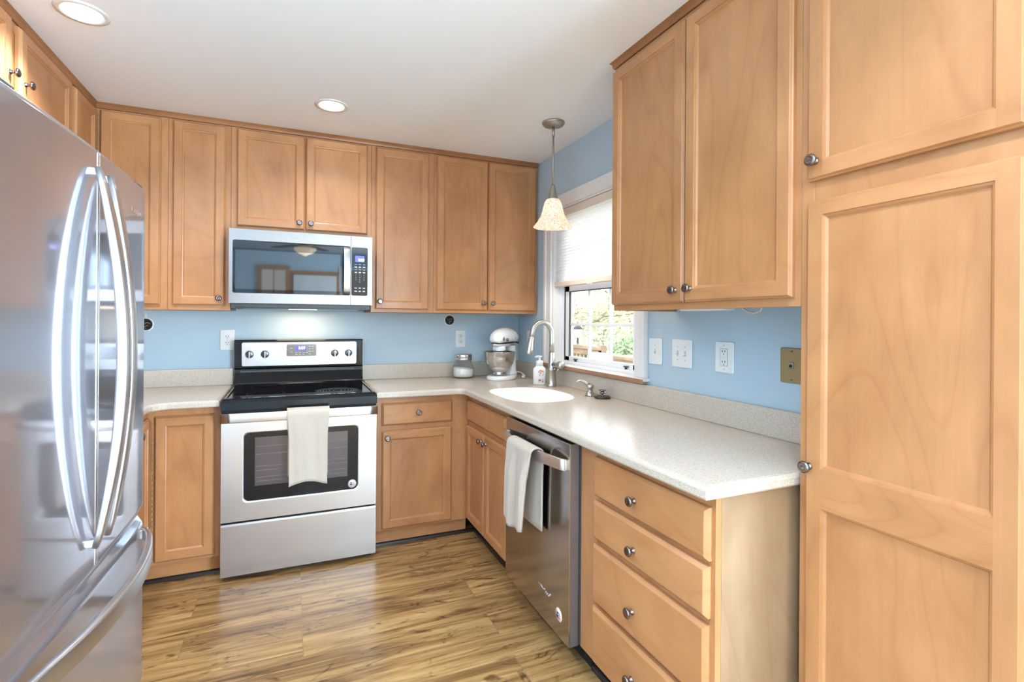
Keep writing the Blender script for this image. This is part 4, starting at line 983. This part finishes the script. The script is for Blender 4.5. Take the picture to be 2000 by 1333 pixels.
def soap_bottle():
    t = thing('soap_bottle', 'white foaming soap pump bottle with a printed label behind the sink', 'bottle', (-0.137, -0.640, CT+0.0008), math.radians(-22))
    b = MB(); rs = []
    for z, a, c, r in ((0.0, 0.036, 0.024, 0.014), (0.004, 0.040, 0.027, 0.016), (0.09, 0.041, 0.027, 0.016), (0.105, 0.038, 0.026, 0.016), (0.116, 0.027, 0.023, 0.018), (0.122, 0.0225, 0.0225, 0.0222)):
        rs.append(b.ring([(x, y, z) for x, y in rrect(-a, a, -c, c, r, 5)]))
    for p, q in zip(rs, rs[1:]): b.bridge(p, q, None, True)
    b.cap(rs[0], None, True); b.cap(rs[-1]); b.build('bottle_body', 'white_plastic', t)
    p = MB(); p.lathe([(0.0235, 0.121), (0.0235, 0.150), (0.021, 0.154), (0.009, 0.156), (0.0075, 0.158), (0.0075, 0.174), (0.013, 0.176), (0.016, 0.180), (0.015, 0.186), (0.0, 0.187)], 22); p.tube([(0, 0, 0.181), (-0.018, -0.008, 0.181), (-0.030, -0.014, 0.177)], [0.008, 0.0075, 0.006], 10); p.build('pump', 'white_plastic', t)
    l = MB(); y = -0.0274
    rr = random.Random(5)
    for m, x0, z0, n in (('orange_print', 0.006, 0.085, 7), ('red_print', 0.014, 0.09, 3), ('pink_print', 0.008, 0.065, 6), ('orange_print', 0.010, 0.03, 6), ('brown_print', 0.006, 0.026, 5)):
        for q in range(n): x = x0+rr.uniform(-0.012, 0.014); z = z0+rr.uniform(-0.009, 0.009); r = rr.uniform(0.002, 0.0055); l.lathe([(r, y+0.001), (r, y-0.0002-0.0001*q), (0, y-0.0003-0.0001*q)], 9, m, 'y', (x, 0, z))
    l.build('printed_label', 'pink_print', t)
soap_bottle()
def faucet():
    t = thing('faucet', 'brushed nickel gooseneck pull-down faucet behind the sink', 'faucet', (-0.105, -0.745, CT+0.0008), math.radians(180))
    b = MB(); b.lathe([(0.033, 0), (0.033, 0.006), (0.028, 0.012), (0.0265, 0.02), (0.0255, 0.10), (0.0275, 0.102), (0.0275, 0.107), (0.0245, 0.110), (0.0235, 0.14), (0.0205, 0.18), (0.0185, 0.205), (0.0175, 0.212), (0.0, 0.212)], 28); b.build('body', 'nickel', t)
    s = MB(); pts = [(0, 0, 0.205), (0, 0, 0.28)]
    R = 0.068
    for k in range(0, 19): a = PI-(PI*0.93)*k/18; pts.append((R+R*math.cos(a), 0, 0.325+R*1.15*math.sin(a)))
    pts.append((2*R+0.006, 0, 0.300))
    s.tube(pts, 0.0155, 16); s.build('spout', 'nickel', t)
    e = pts[-1]
    w = MB(); w.tube([(e[0]-0.001, 0, e[2]+0.014), (e[0], 0, e[2]), (e[0]+0.004, 0, e[2]-0.02), (e[0]+0.010, 0, e[2]-0.060), (e[0]+0.015, 0, e[2]-0.092), (e[0]+0.0155, 0, e[2]-0.096)], [0.0175, 0.0180, 0.0190, 0.0235, 0.0265, 0.0235], 20, up=(0, 1, 0)); w.build('spray_head', 'nickel', t)
    h = MB(); q = Vector((-0.34, 0.94, 0)); h.tube([q*a+Vector((0, 0, 0.137)) for a in (0.012, 0.05, 0.058, 0.070, 0.084, 0.094, 0.098)], [0.0185, 0.019, 0.0225, 0.0255, 0.0255, 0.021, 0.012], 20); h.tube([(-0.018, 0.05, 0.124), (-0.02, 0.054, 0.112), (-0.012, 0.05, 0.098)], [0.007, 0.006, 0.005], 10); h.build('lever_handle', 'nickel', t)
    t.rotation_euler = (0, 0, math.radians(178))
faucet()
def soap_dispenser():
    t = thing('soap_dispenser', 'brushed nickel counter soap dispenser with curved spout right of the faucet', 'dispenser', (-0.092, -1.168, CT+0.0008), math.radians(180))
    b = MB(); b.lathe([(0.027, 0), (0.026, 0.004), (0.020, 0.018), (0.018, 0.021), (0.015, 0.024), (0.015, 0.036), (0.020, 0.041), (0.022, 0.048), (0.022, 0.055), (0.017, 0.060), (0.0, 0.062)], 24); b.build('body', 'nickel', t)
    s = MB(); s.tube([(0.0, 0, 0.056), (0.018, 0.003, 0.066), (0.036, 0.006, 0.078), (0.052, 0.009, 0.083), (0.066, 0.012, 0.081), (0.076, 0.014, 0.073)], [0.010, 0.009, 0.0075, 0.0065, 0.0058, 0.005], 12); s.build('spout', 'nickel', t)
    t.rotation_euler = (0, 0, math.radians(150))
soap_dispenser()
def sink_stopper():
    t = thing('sink_stopper', 'dark rubber sink strainer plug lying on the counter by the soap dispenser', 'sink stopper', (-0.078, -1.268, CT+0.0008))
    b = MB(); b.lathe([(0.036, 0.0), (0.043, 0.002), (0.044, 0.008), (0.040, 0.012), (0.030, 0.011), (0.012, 0.010), (0, 0.010)], 28); b.build('plug', 'dark_rubber', t)
    k = MB(); k.lathe([(0.008, 0.009), (0.0055, 0.014), (0.005, 0.022), (0.012, 0.024), (0.018, 0.0255), (0.012, 0.027), (0.009, 0.033), (0.012, 0.040), (0.021, 0.042), (0.019, 0.045), (0, 0.045)], 22); k.build('knob', 'knob_metal', t)
sink_stopper()

# ------------------------------------------------------------------ wall plates
def plate(label, name, cat, loc, rz, w, h, mat='white_plastic', kind='outlet', group=None):
    group = {'wall_outlet': 'white wall outlets', 'wall_switch': 'white wall switches'}.get(name)
    t = thing(name, label, cat, loc, rz, group)
    mb = MB(); pts = rrect(-w/2, w/2, -h/2, h/2, 0.006, 4)
    a = mb.ring([(x, -0.001, z) for x, z in pts]); b = mb.ring([(x, -0.004, z) for x, z in pts]); c = mb.ring([(x*0.93, -0.007, z*0.955) for x, z in pts])
    mb.bridge(a, b, None, True); mb.bridge(b, c, None, True); mb.cap(a, None, True); mb.cap(c); p = mb.build('cover_plate', mat, t)
    def screw(x, z):
        s = MB(); s.lathe([(0.003, -0.0065), (0.0028, -0.0082), (0, -0.0084)], 10, None, 'y', (x, 0, z)); s.build('screw', 'ivory_shadow' if mat == 'white_plastic' else 'slot_dark', t)
    def recept(z, ww=0.017, hh=0.0145):
        r = MB(); r.prism(rrect(-ww, ww, z-hh, z+hh, 0.012, 5), -0.0085, -0.0065, 'y', 'ivory_plastic'); ro = r.build('receptacle', 'ivory_plastic', t)
        s = MB()
        for x in (-0.0065, 0.0065): s.box(x-0.0014, x+0.0014, -0.0090, -0.0084, z-0.001, z+0.0075)
        s.lathe([(0.0025, -0.0084), (0.0025, -0.0090), (0, -0.0090)], 8, None, 'y', (0, 0, z-0.007)); s.build('slots', 'slot_dark', ro)
    if kind == 'outlet': recept(0.0195); recept(-0.0195); screw(0, 0)
    elif kind == 'gfci':
        r = MB(); r.box(-0.0175, 0.0175, -0.0085, -0.0064, -0.0345, 0.0345, 'white_plastic', 0.001); r.build('receptacle', 'white_plastic', t)
        o = MB()
        for x in (-0.018, 0.018): o.box(x-0.0006, x+0.0006, -0.0078, -0.0068, -0.035, 0.035)
        for z in (-0.035, 0.035): o.box(-0.018, 0.018, -0.0078, -0.0068, z-0.0006, z+0.0006)
        for z in (0.021, -0.021):
            for x in (-0.0065, 0.0065): o.box(x-0.0015, x+0.0015, -0.0092, -0.0083, z-0.001, z+0.008)
            o.lathe([(0.0025, -0.0083), (0.0025, -0.0092), (0, -0.0092)], 8, None, 'y', (0, 0, z-0.008))
        o.build('slots', 'slot_dark', t)
        bt = MB(); bt.box(-0.009, 0.009, -0.0098, -0.0083, 0.0015, 0.006, None, 0.0005); bt.box(-0.009, 0.009, -0.0098, -0.0083, -0.006, -0.0015, None, 0.0005); bt.build('test_button', 'ivory_plastic', t); screw(0, 0.048); screw(0, -0.048)
    elif kind in ('toggle', 'double'):
        for x in ((0,) if kind == 'toggle' else (-0.023, 0.023)):
            f = MB(); f.box(x-0.0055, x+0.0055, -0.0080, -0.0066, -0.0125, 0.0125, 'ivory_shadow'); f.build('toggle_slot', 'ivory_shadow', t)
            g = MB(); g.tube([(x, -0.006, 0.0), (x, -0.019, 0.009 if x <= 0 else -0.009)], [0.0048, 0.0036], 8); g.build('toggle', 'white_plastic', t); screw(x, 0.03); screw(x, -0.03)
    elif kind == 'rocker':
        g = MB(); g.box(-0.0165, 0.0165, -0.0095, -0.0064, -0.033, 0.033, None, 0.0015); g.build('rocker', 'ivory_plastic', t)
        s = MB(); s.box(-0.004, 0.004, -0.0102, -0.0094, -0.026, -0.024); s.build('indicator', 'antique_brass', t)
    elif kind == 'phone':
        screw(0, 0.05); screw(0, -0.05)
        j = MB(); j.box(-0.009, 0.009, -0.013, -0.0064, -0.010, 0.012, 'pewter', 0.001); j.build('phone_jack', 'pewter', t)
        k = MB(); k.box(-0.0055, 0.0055, -0.0135, -0.0125, -0.006, 0.004); k.build('jack_opening', 'shadow_black', t)
    return t
plain('ivory_shadow', (0.60, 0.57, 0.53), 0.4)
R_ = -PI/2
plate('white duplex outlet on the back wall just left of the range', 'wall_outlet', 'outlet', (-1.990, 0, 1.188), 0, 0.080, 0.126)
plate('white duplex outlet on the back wall above the flour jar', 'wall_outlet', 'outlet', (-0.468, 0, 1.184), 0, 0.080, 0.128)
plate('narrow white rocker plate on the wall behind the faucet', 'wall_switch', 'switch', (0, -0.217, 1.186), R_, 0.080, 0.126, kind='rocker')
plate('white single toggle switch plate nearest the window', 'wall_switch', 'switch', (0, -1.603, 1.179), R_, 0.092, 0.126, kind='toggle')
plate('white double toggle switch plate under the right wall cabinets', 'wall_switch', 'switch', (0, -1.780, 1.180), R_, 0.124, 0.126, kind='double')
plate('white rectangular-faced outlet between the double switch and the brass plate', 'wall_outlet', 'outlet', (0, -2.021, 1.180), R_, 0.094, 0.126, kind='gfci')
plate('brass phone jack plate next to the pantry', 'phone_plate', 'phone jack', (0, -2.320, 1.172), R_, 0.094, 0.124, 'antique_brass', 'phone')
def junction_hole(label, x, z):
    t = thing('junction_box', label, 'junction box', (x, 0, z), 0, 'open junction holes in the back wall')
    mb = MB(); n = 28; rr = random.Random(int(x*-100))
    o = [(0.040+rr.uniform(-0.003, 0.003)) for _ in range(n)]
    a = mb.ring([(o[k]*math.cos(2*PI*k/n), -0.0005, o[k]*math.sin(2*PI*k/n)) for k in range(n)]); b = mb.ring([(0.034*math.cos(2*PI*k/n), -0.003, 0.034*math.sin(2*PI*k/n)) for k in range(n)])
    mb.bridge(a, b, None, True); mb.box(-0.005, 0.004, -0.002, -0.0005, 0.034, 0.062); mb.build('plaster_rim', 'ivory_plastic', t)
    d = MB(); d.lathe([(0.034, -0.0028), (0.033, -0.0012), (0, -0.0008)], 28, None, 'y'); d.build('box_interior', 'shadow_black', t)
    w = MB(); w.tube([(-0.02, -0.002, 0.01), (-0.008, -0.010, 0.0), (0.006, -0.012, 0.012), (0.02, -0.003, 0.006)], 0.0025, 6); w.tube([(0.0, -0.002, -0.025), (-0.006, -0.010, -0.012), (0.012, -0.010, -0.006)], 0.0025, 6); w.build('wire', 'grey_metal', t)
junction_hole('open round junction hole in the wall above the right outlet', -0.552, 1.320)
junction_hole('open round junction hole in the wall beside the refrigerator', -2.417, 1.283)
def under_light():
    t = thing('cabinet_light', 'slim white light bar fixed beneath the right wall cabinet', 'light', (-0.16, -2.07, ZB+0.0195))
    b = MB(); b.box(-0.03, 0.03, -0.12, 0.10, -0.022, 0.0, None, 0.004); b.build('housing', 'white_plastic', t)
    c = thing('lamp_cable', 'loose grey cable loop hanging beneath the right wall cabinet', 'cable', (-0.16, -2.30, ZB+0.0195))
    w = MB(); w.tube([(0, 0.10, -0.006), (0.0, 0.06, -0.012), (0.0, 0.03, -0.028), (0.0, 0.005, -0.034), (0.0, -0.02, -0.026), (0, -0.03, -0.004)], 0.004, 8); w.build('cable', 'ivory_shadow', c)
under_light()

# ------------------------------------------------------------------ ceiling, pendant and hood lights; two cans are added out of view
def can_light(label, x, y, power, seen=True):
    t = thing('recessed_light', label, 'ceiling light', (x, y, H), 0, 'recessed ceiling lights')
    r = MB(); r.lathe([(0.083, -0.0005), (0.082, -0.004), (0.066, -0.006), (0.062, -0.003), (0.060, 0.0)], 40, None, cap0=False, cap1=False); r.build('trim_ring', 'can_trim', t, recalc=False)
    b = MB(); b.lathe([(0.0615, -0.0035), (0.050, -0.0018), (0.0, -0.0014)], 40, None, cap0=False); b.build('reflector', 'can_glow', t, recalc=False)
    g = MB(); g.lathe([(0.030, -0.0022), (0.026, -0.0042), (0.0, -0.005)], 24, None, cap0=True); g.build('bulb', 'bulb_glow', t)
    l = bpy.data.lights.new('can_spot', 'SPOT'); l.energy = power; l.color = (0.90, 0.955, 1.07); l.spot_size = math.radians(140); l.spot_blend = 0.8; l.shadow_soft_size = 0.05
    o = bpy.data.objects.new('can_spot', l); COL.objects.link(o); o.parent = t; o.location = (0, 0, -0.012)
plain('can_trim', (0.74, 0.70, 0.64), 0.4); plain('can_glow', (0.9, 0.85, 0.75), 0.4, emc=(1.0, 0.92, 0.80), ems=2.6)
can_light('recessed ceiling light at the upper left, nearer the camera', -2.335, -1.265, 60)
can_light('recessed ceiling light near the back cabinets', -1.435, -0.783, 22)
can_light('unseen recessed ceiling light added for fill toward the dining end, left side', -2.33, -3.2, 75)  # out-of-view can, added to light the kitchen from behind
can_light('unseen recessed ceiling light added for fill toward the dining end, right side', -0.95, -3.2, 45)  # second added can, also out of view, for more fill
def pendant():
    t = thing('pendant_lamp', 'small pendant lamp with a patterned bell glass shade over the sink', 'lamp', (-0.264, -1.041, H))
    c = MB(); c.lathe([(0.063, 0.0), (0.064, -0.006), (0.056, -0.016), (0.030, -0.022), (0.010, -0.026), (0.0, -0.026)], 32); c.build('canopy', 'pewter', t)
    r = MB(); r.cyl((0, 0, -0.02), (0, 0, -0.355), 0.0058, 10); r.cyl((0, 0, -0.026), (0, 0, -0.075), 0.0085, 12); r.build('rod', 'pewter', t)
    s = MB(); s.lathe([(0.0085, -0.350), (0.012, -0.357), (0.018, -0.385), (0.027, -0.425), (0.033, -0.442), (0.0, -0.442)], 28); s.build('socket_cone', 'pewter', t)
    g = MB(); prof = [(0.036, -0.434), (0.044, -0.446), (0.052, -0.470), (0.059, -0.500), (0.069, -0.530), (0.086, -0.560), (0.110, -0.588)]
    inner = [(r_-0.003, z) for r_, z in reversed(prof)]
    g.lathe(prof+[(0.109, -0.590)]+inner, 40, None, cap0=False, cap1=False); g.build('glass_shade', 'lamp_glass', t)
    b = MB(); b.lathe([(0.012, -0.45), (0.014, -0.475), (0.024, -0.50), (0.028, -0.52), (0.022, -0.54), (0, -0.548)], 18); b.build('bulb', 'lamp_bulb', t)
    l = bpy.data.lights.new('pendant_point', 'SPOT'); l.energy = 8; l.color = (1.0, 0.88, 0.72); l.shadow_soft_size = 0.025; l.spot_size = math.radians(128); l.spot_blend = 0.25
    o = bpy.data.objects.new('pendant_point', l); COL.objects.link(o); o.parent = t; o.location = (0, 0, -0.556)
pendant()
l = bpy.data.lights.new('hood_spot', 'AREA'); l.shape = 'RECTANGLE'; l.size = 0.30; l.size_y = 0.10; l.energy = 0.9; l.color = (1.0, 0.76, 0.46)
ho = bpy.data.objects.new('hood_spot', l); COL.objects.link(ho); ho.location = (-1.5575, -0.16, 1.374)

# ------------------------------------------------------------------ dining end behind the viewpoint (reflected parts, plus openings added for light)
def dining():
    d = MB(); d.box(-1.60, -0.93, YR+0.001, YR+0.045, 0.005, 2.04, 'white_trim', 0.003)
    for a, b in ((0.15, 0.95), (1.10, 1.90)):
        for xa, xb in ((-1.52, -1.30), (-1.23, -1.01)): d.box(xa, xb, YR+0.044, YR+0.050, a, b, 'white_trim', 0.002)
    do = struct('door_1', d, 'white_trim')
    k = MB(); k.lathe([(0.025, YR+0.045), (0.025, YR+0.052), (0.012, YR+0.06), (0.028, YR+0.08), (0.02, YR+0.105), (0, YR+0.108)], 18, None, 'y', (-1.53, 0, 1.0)); k.build('door_knob', 'nickel', do)
    c = MB(); c.box(-1.67, -1.60, YR, YR+0.02, 0, 2.11); c.box(-0.93, -0.86, YR, YR+0.02, 0, 2.11); c.box(-1.60, -0.93, YR, YR+0.02, 2.04, 2.11); struct('trim_6', c, 'maple_upright')
    def win(name, x0, x1, z0, z1, nx, nz, m):
        f = MB(); f.box(x0-0.06, x0, YR, YR+0.03, z0-0.06, z1+0.06); f.box(x1, x1+0.06, YR, YR+0.03, z0-0.06, z1+0.06); f.box(x0, x1, YR, YR+0.03, z1, z1+0.06); f.box(x0, x1, YR, YR+0.03, z0-0.06, z0)
        for i in range(1, nx): x = x0+(x1-x0)*i/nx; f.box(x-0.01, x+0.01, YR-0.03, YR-0.01, z0, z1)
        for i in range(1, nz): z = z0+(z1-z0)*i/nz; f.box(x0, x1, YR-0.03, YR-0.01, z-0.01, z+0.01)
        struct(name, f, m)
    win('window_2', -2.07, -1.72, 0.30, 2.12, 2, 5, 'maple_upright'); win('added_window', -0.82, -0.10, 0.25, 2.15, 1, 2, 'white_trim')  # the white window is made up, an opening for the added rear light
    f = MB()
    for a, b in ((-6.06, -6.0), (-4.2, -4.14), (-5.13, -5.07)): f.box(-0.03 if b != -5.07 else 0.05, 0.0 if b != -5.07 else 0.09, a, b, 0.0, 2.16)
    f.box(-0.03, 0.0, -6.0, -4.2, 2.10, 2.16); struct('added_patio_door', f, 'white_trim')  # patio door made up to carry an added area light
    t = thing('ceiling_fan', 'ceiling fan with a lit glass bowl reflected in the microwave door', 'fan', (-1.45, -5.0, H))
    m = MB(); m.lathe([(0.07, 0), (0.06, -0.03), (0.09, -0.05), (0.10, -0.09), (0.06, -0.11), (0, -0.11)], 24); m.build('motor', 'pewter', t)
    for k in range(5):
        b = MB(); b.box(0.13, 0.62, -0.06, 0.06, -0.078, -0.070, 'fan_wood', 0.003); b.box(0.08, 0.16, -0.02, 0.02, -0.080, -0.074, 'pewter'); bo = b.build('blade', 'fan_wood', t); bo.rotation_euler = (0, 0, 2*PI*k/5+0.2)
    g = MB(); g.lathe([(0.05, -0.11), (0.15, -0.125), (0.145, -0.15), (0.10, -0.19), (0.04, -0.215), (0.015, -0.23), (0, -0.235)], 28); g.build('glass_bowl', 'fan_bowl', t)
dining()

# ------------------------------------------------------------------ outside the window
def outdoors():
    g = MB(); g.box(0.6, 40, -20, 40, -1.4, -1.3); tag(g.build('lawn', 'grass'), kind='structure')
    dk = MB(); dk.box(0.25, 4.6, -3.0, 9.0, -0.42, -0.32); tag(dk.build('deck', 'deck_wood'), kind='structure')
    t = thing('deck_railing', 'brown wooden deck railing seen through the left panes of the window', 'railing', (3.0, 3.95, -0.32))
    r = MB(); r.box(-0.03, 0.11, -0.62, 0.95, 1.16, 1.22, None, 0.006); r.box(0.0, 0.07, -0.62, 0.95, 1.06, 1.16, None, 0.006); r.build('top_board', 'deck_wood', t)
    for k in range(13): b = MB(); y = -0.56+k*0.12; b.box(0.02, 0.06, y-0.02, y+0.02, 0.08, 1.06); b.build('baluster', 'deck_wood', t)
    for y in (-0.58, 0.9): b = MB(); b.box(0.0, 0.09, y-0.045, y+0.045, 0.0, 1.24); b.build('post', 'deck_wood', t)
    s = thing('outdoor_sofa', 'pale cushioned outdoor sofa on the deck beyond the window', 'sofa', (2.62, 2.88, -0.32))
    b = MB(); b.box(-0.25, 0.29, -0.44, 0.40, 0.0, 0.40, None, 0.02); b.build('frame', 'cushion', s)
    for k in range(2):
        c = MB(); c.box(0.10, 0.30, -0.45+k*0.43, -0.03+k*0.43, 0.42, 1.14, None, 0.04, 3); c.build('back_cushion', 'cushion', s)
        c = MB(); c.box(-0.26, 0.10, -0.45+k*0.43, -0.03+k*0.43, 0.40, 0.54, None, 0.04, 3); c.build('seat_cushion', 'cushion', s)
    p = thing('planter_box', 'brown wooden planter box at the right side of the deck view', 'planter', (2.75, 2.10, -0.32))
    b = MB(); b.box(-0.22, 0.22, -0.27, 0.25, 0.0, 1.13, None, 0.01); b.box(-0.25, 0.25, -0.30, 0.28, 1.11, 1.16, None, 0.008); b.build('box', 'deck_wood', p)
    l = thing('lantern', 'small hanging lantern on a dark bracket beyond the left window panes', 'lantern', (3.6, 5.05, 0.98))
    b = MB(); b.lathe([(0.07, 0.0), (0.085, 0.02), (0.07, 0.18), (0.0, 0.18)], 12, 'cushion'); b.build('glass', 'cushion', l)
    b = MB(); b.lathe([(0.10, 0.18), (0.05, 0.24), (0.015, 0.27), (0.015, 0.32), (0, 0.32)], 12, 'charcoal'); b.build('cap', 'charcoal', l)
    b = MB(); b.tube([(0, 0, -1.3), (0, 0, 0.0)], 0.02, 8); b.build('post', 'charcoal', l)
    def tree(label, x, y, h, crown, n, leafm, seed, thick=0.11, spread=1.0, shrub=False):
        rr = random.Random(seed); t = thing('tree' if not shrub else 'shrub', label, 'tree' if not shrub else 'shrub', (x, y, -1.3), 0, None if shrub else 'trees beyond the deck')
        tips = []
        m = MB()
        def branch(p, d, ln, r, lev):
            pts = [p]; q = Vector(p); dd = Vector(d).normalized()
            for i in range(5):
                dd = (dd+Vector((rr.uniform(-.22, .22), rr.uniform(-.22, .22), rr.uniform(-.10, .16)))).normalized(); q = q+dd*ln/5; pts.append(tuple(q))
                if lev >= 1: tips.append(tuple(q))
            m.tube(pts, [r*(1-0.11*i) for i in range(6)], 7)
            if lev < 3:
                for k in range(3 if lev else 6):
                    s = pts[rr.randint(2, 5)]; a = rr.uniform(0, 2*PI); up = rr.uniform(0.0, 0.8)
                    branch(s, (dd.x*0.4+math.cos(a)*spread, dd.y*0.4+math.sin(a)*spread, up), ln*rr.uniform(0.5, 0.75), r*0.5, lev+1)
        branch((0, 0, 0), (0.05, 0.05, 1), h*0.55, thick, 0)
        m.build('trunk', 'bark', t)
        f = MB()
        for k in range(n):
            c = Vector(rr.choice(tips)); c = c+Vector((rr.gauss(0, crown), rr.gauss(0, crown), rr.gauss(0, crown*0.8)))
            a = Vector((rr.uniform(-1, 1), rr.uniform(-1, 1), rr.uniform(-1, 1))).normalized(); b = a.orthogonal().normalized(); s = rr.uniform(0.045, 0.085)*(1 if h < 6 else h/5.5)
            f.face([f.v(c-a*s), f.v(c+b*s*0.5), f.v(c+a*s), f.v(c-b*s*0.5)])
        fo = f.build('foliage', leafm, t, recalc=False); tag(fo, kind='stuff')
    tree('loose pale-leaved tree beyond the deck, left in the window', 7.0, 11.0, 5.2, 0.45, 6000, 'leaf_pale', 3)
    tree('tall tree with bare branches in the middle of the window view', 13.0, 17.8, 7.0, 0.75, 7500, 'leaf_pale', 8, 0.10)
    tree('dense green shrub behind the planter box', 5.4, 5.4, 2.9, 0.24, 4500, 'leaf_green', 5, 0.05, 1.1, True)
    tree('slender green tree behind the outdoor sofa', 19.0, 23.6, 9.5, 0.9, 7000, 'leaf_green', 12, 0.09, 0.6)
outdoors()
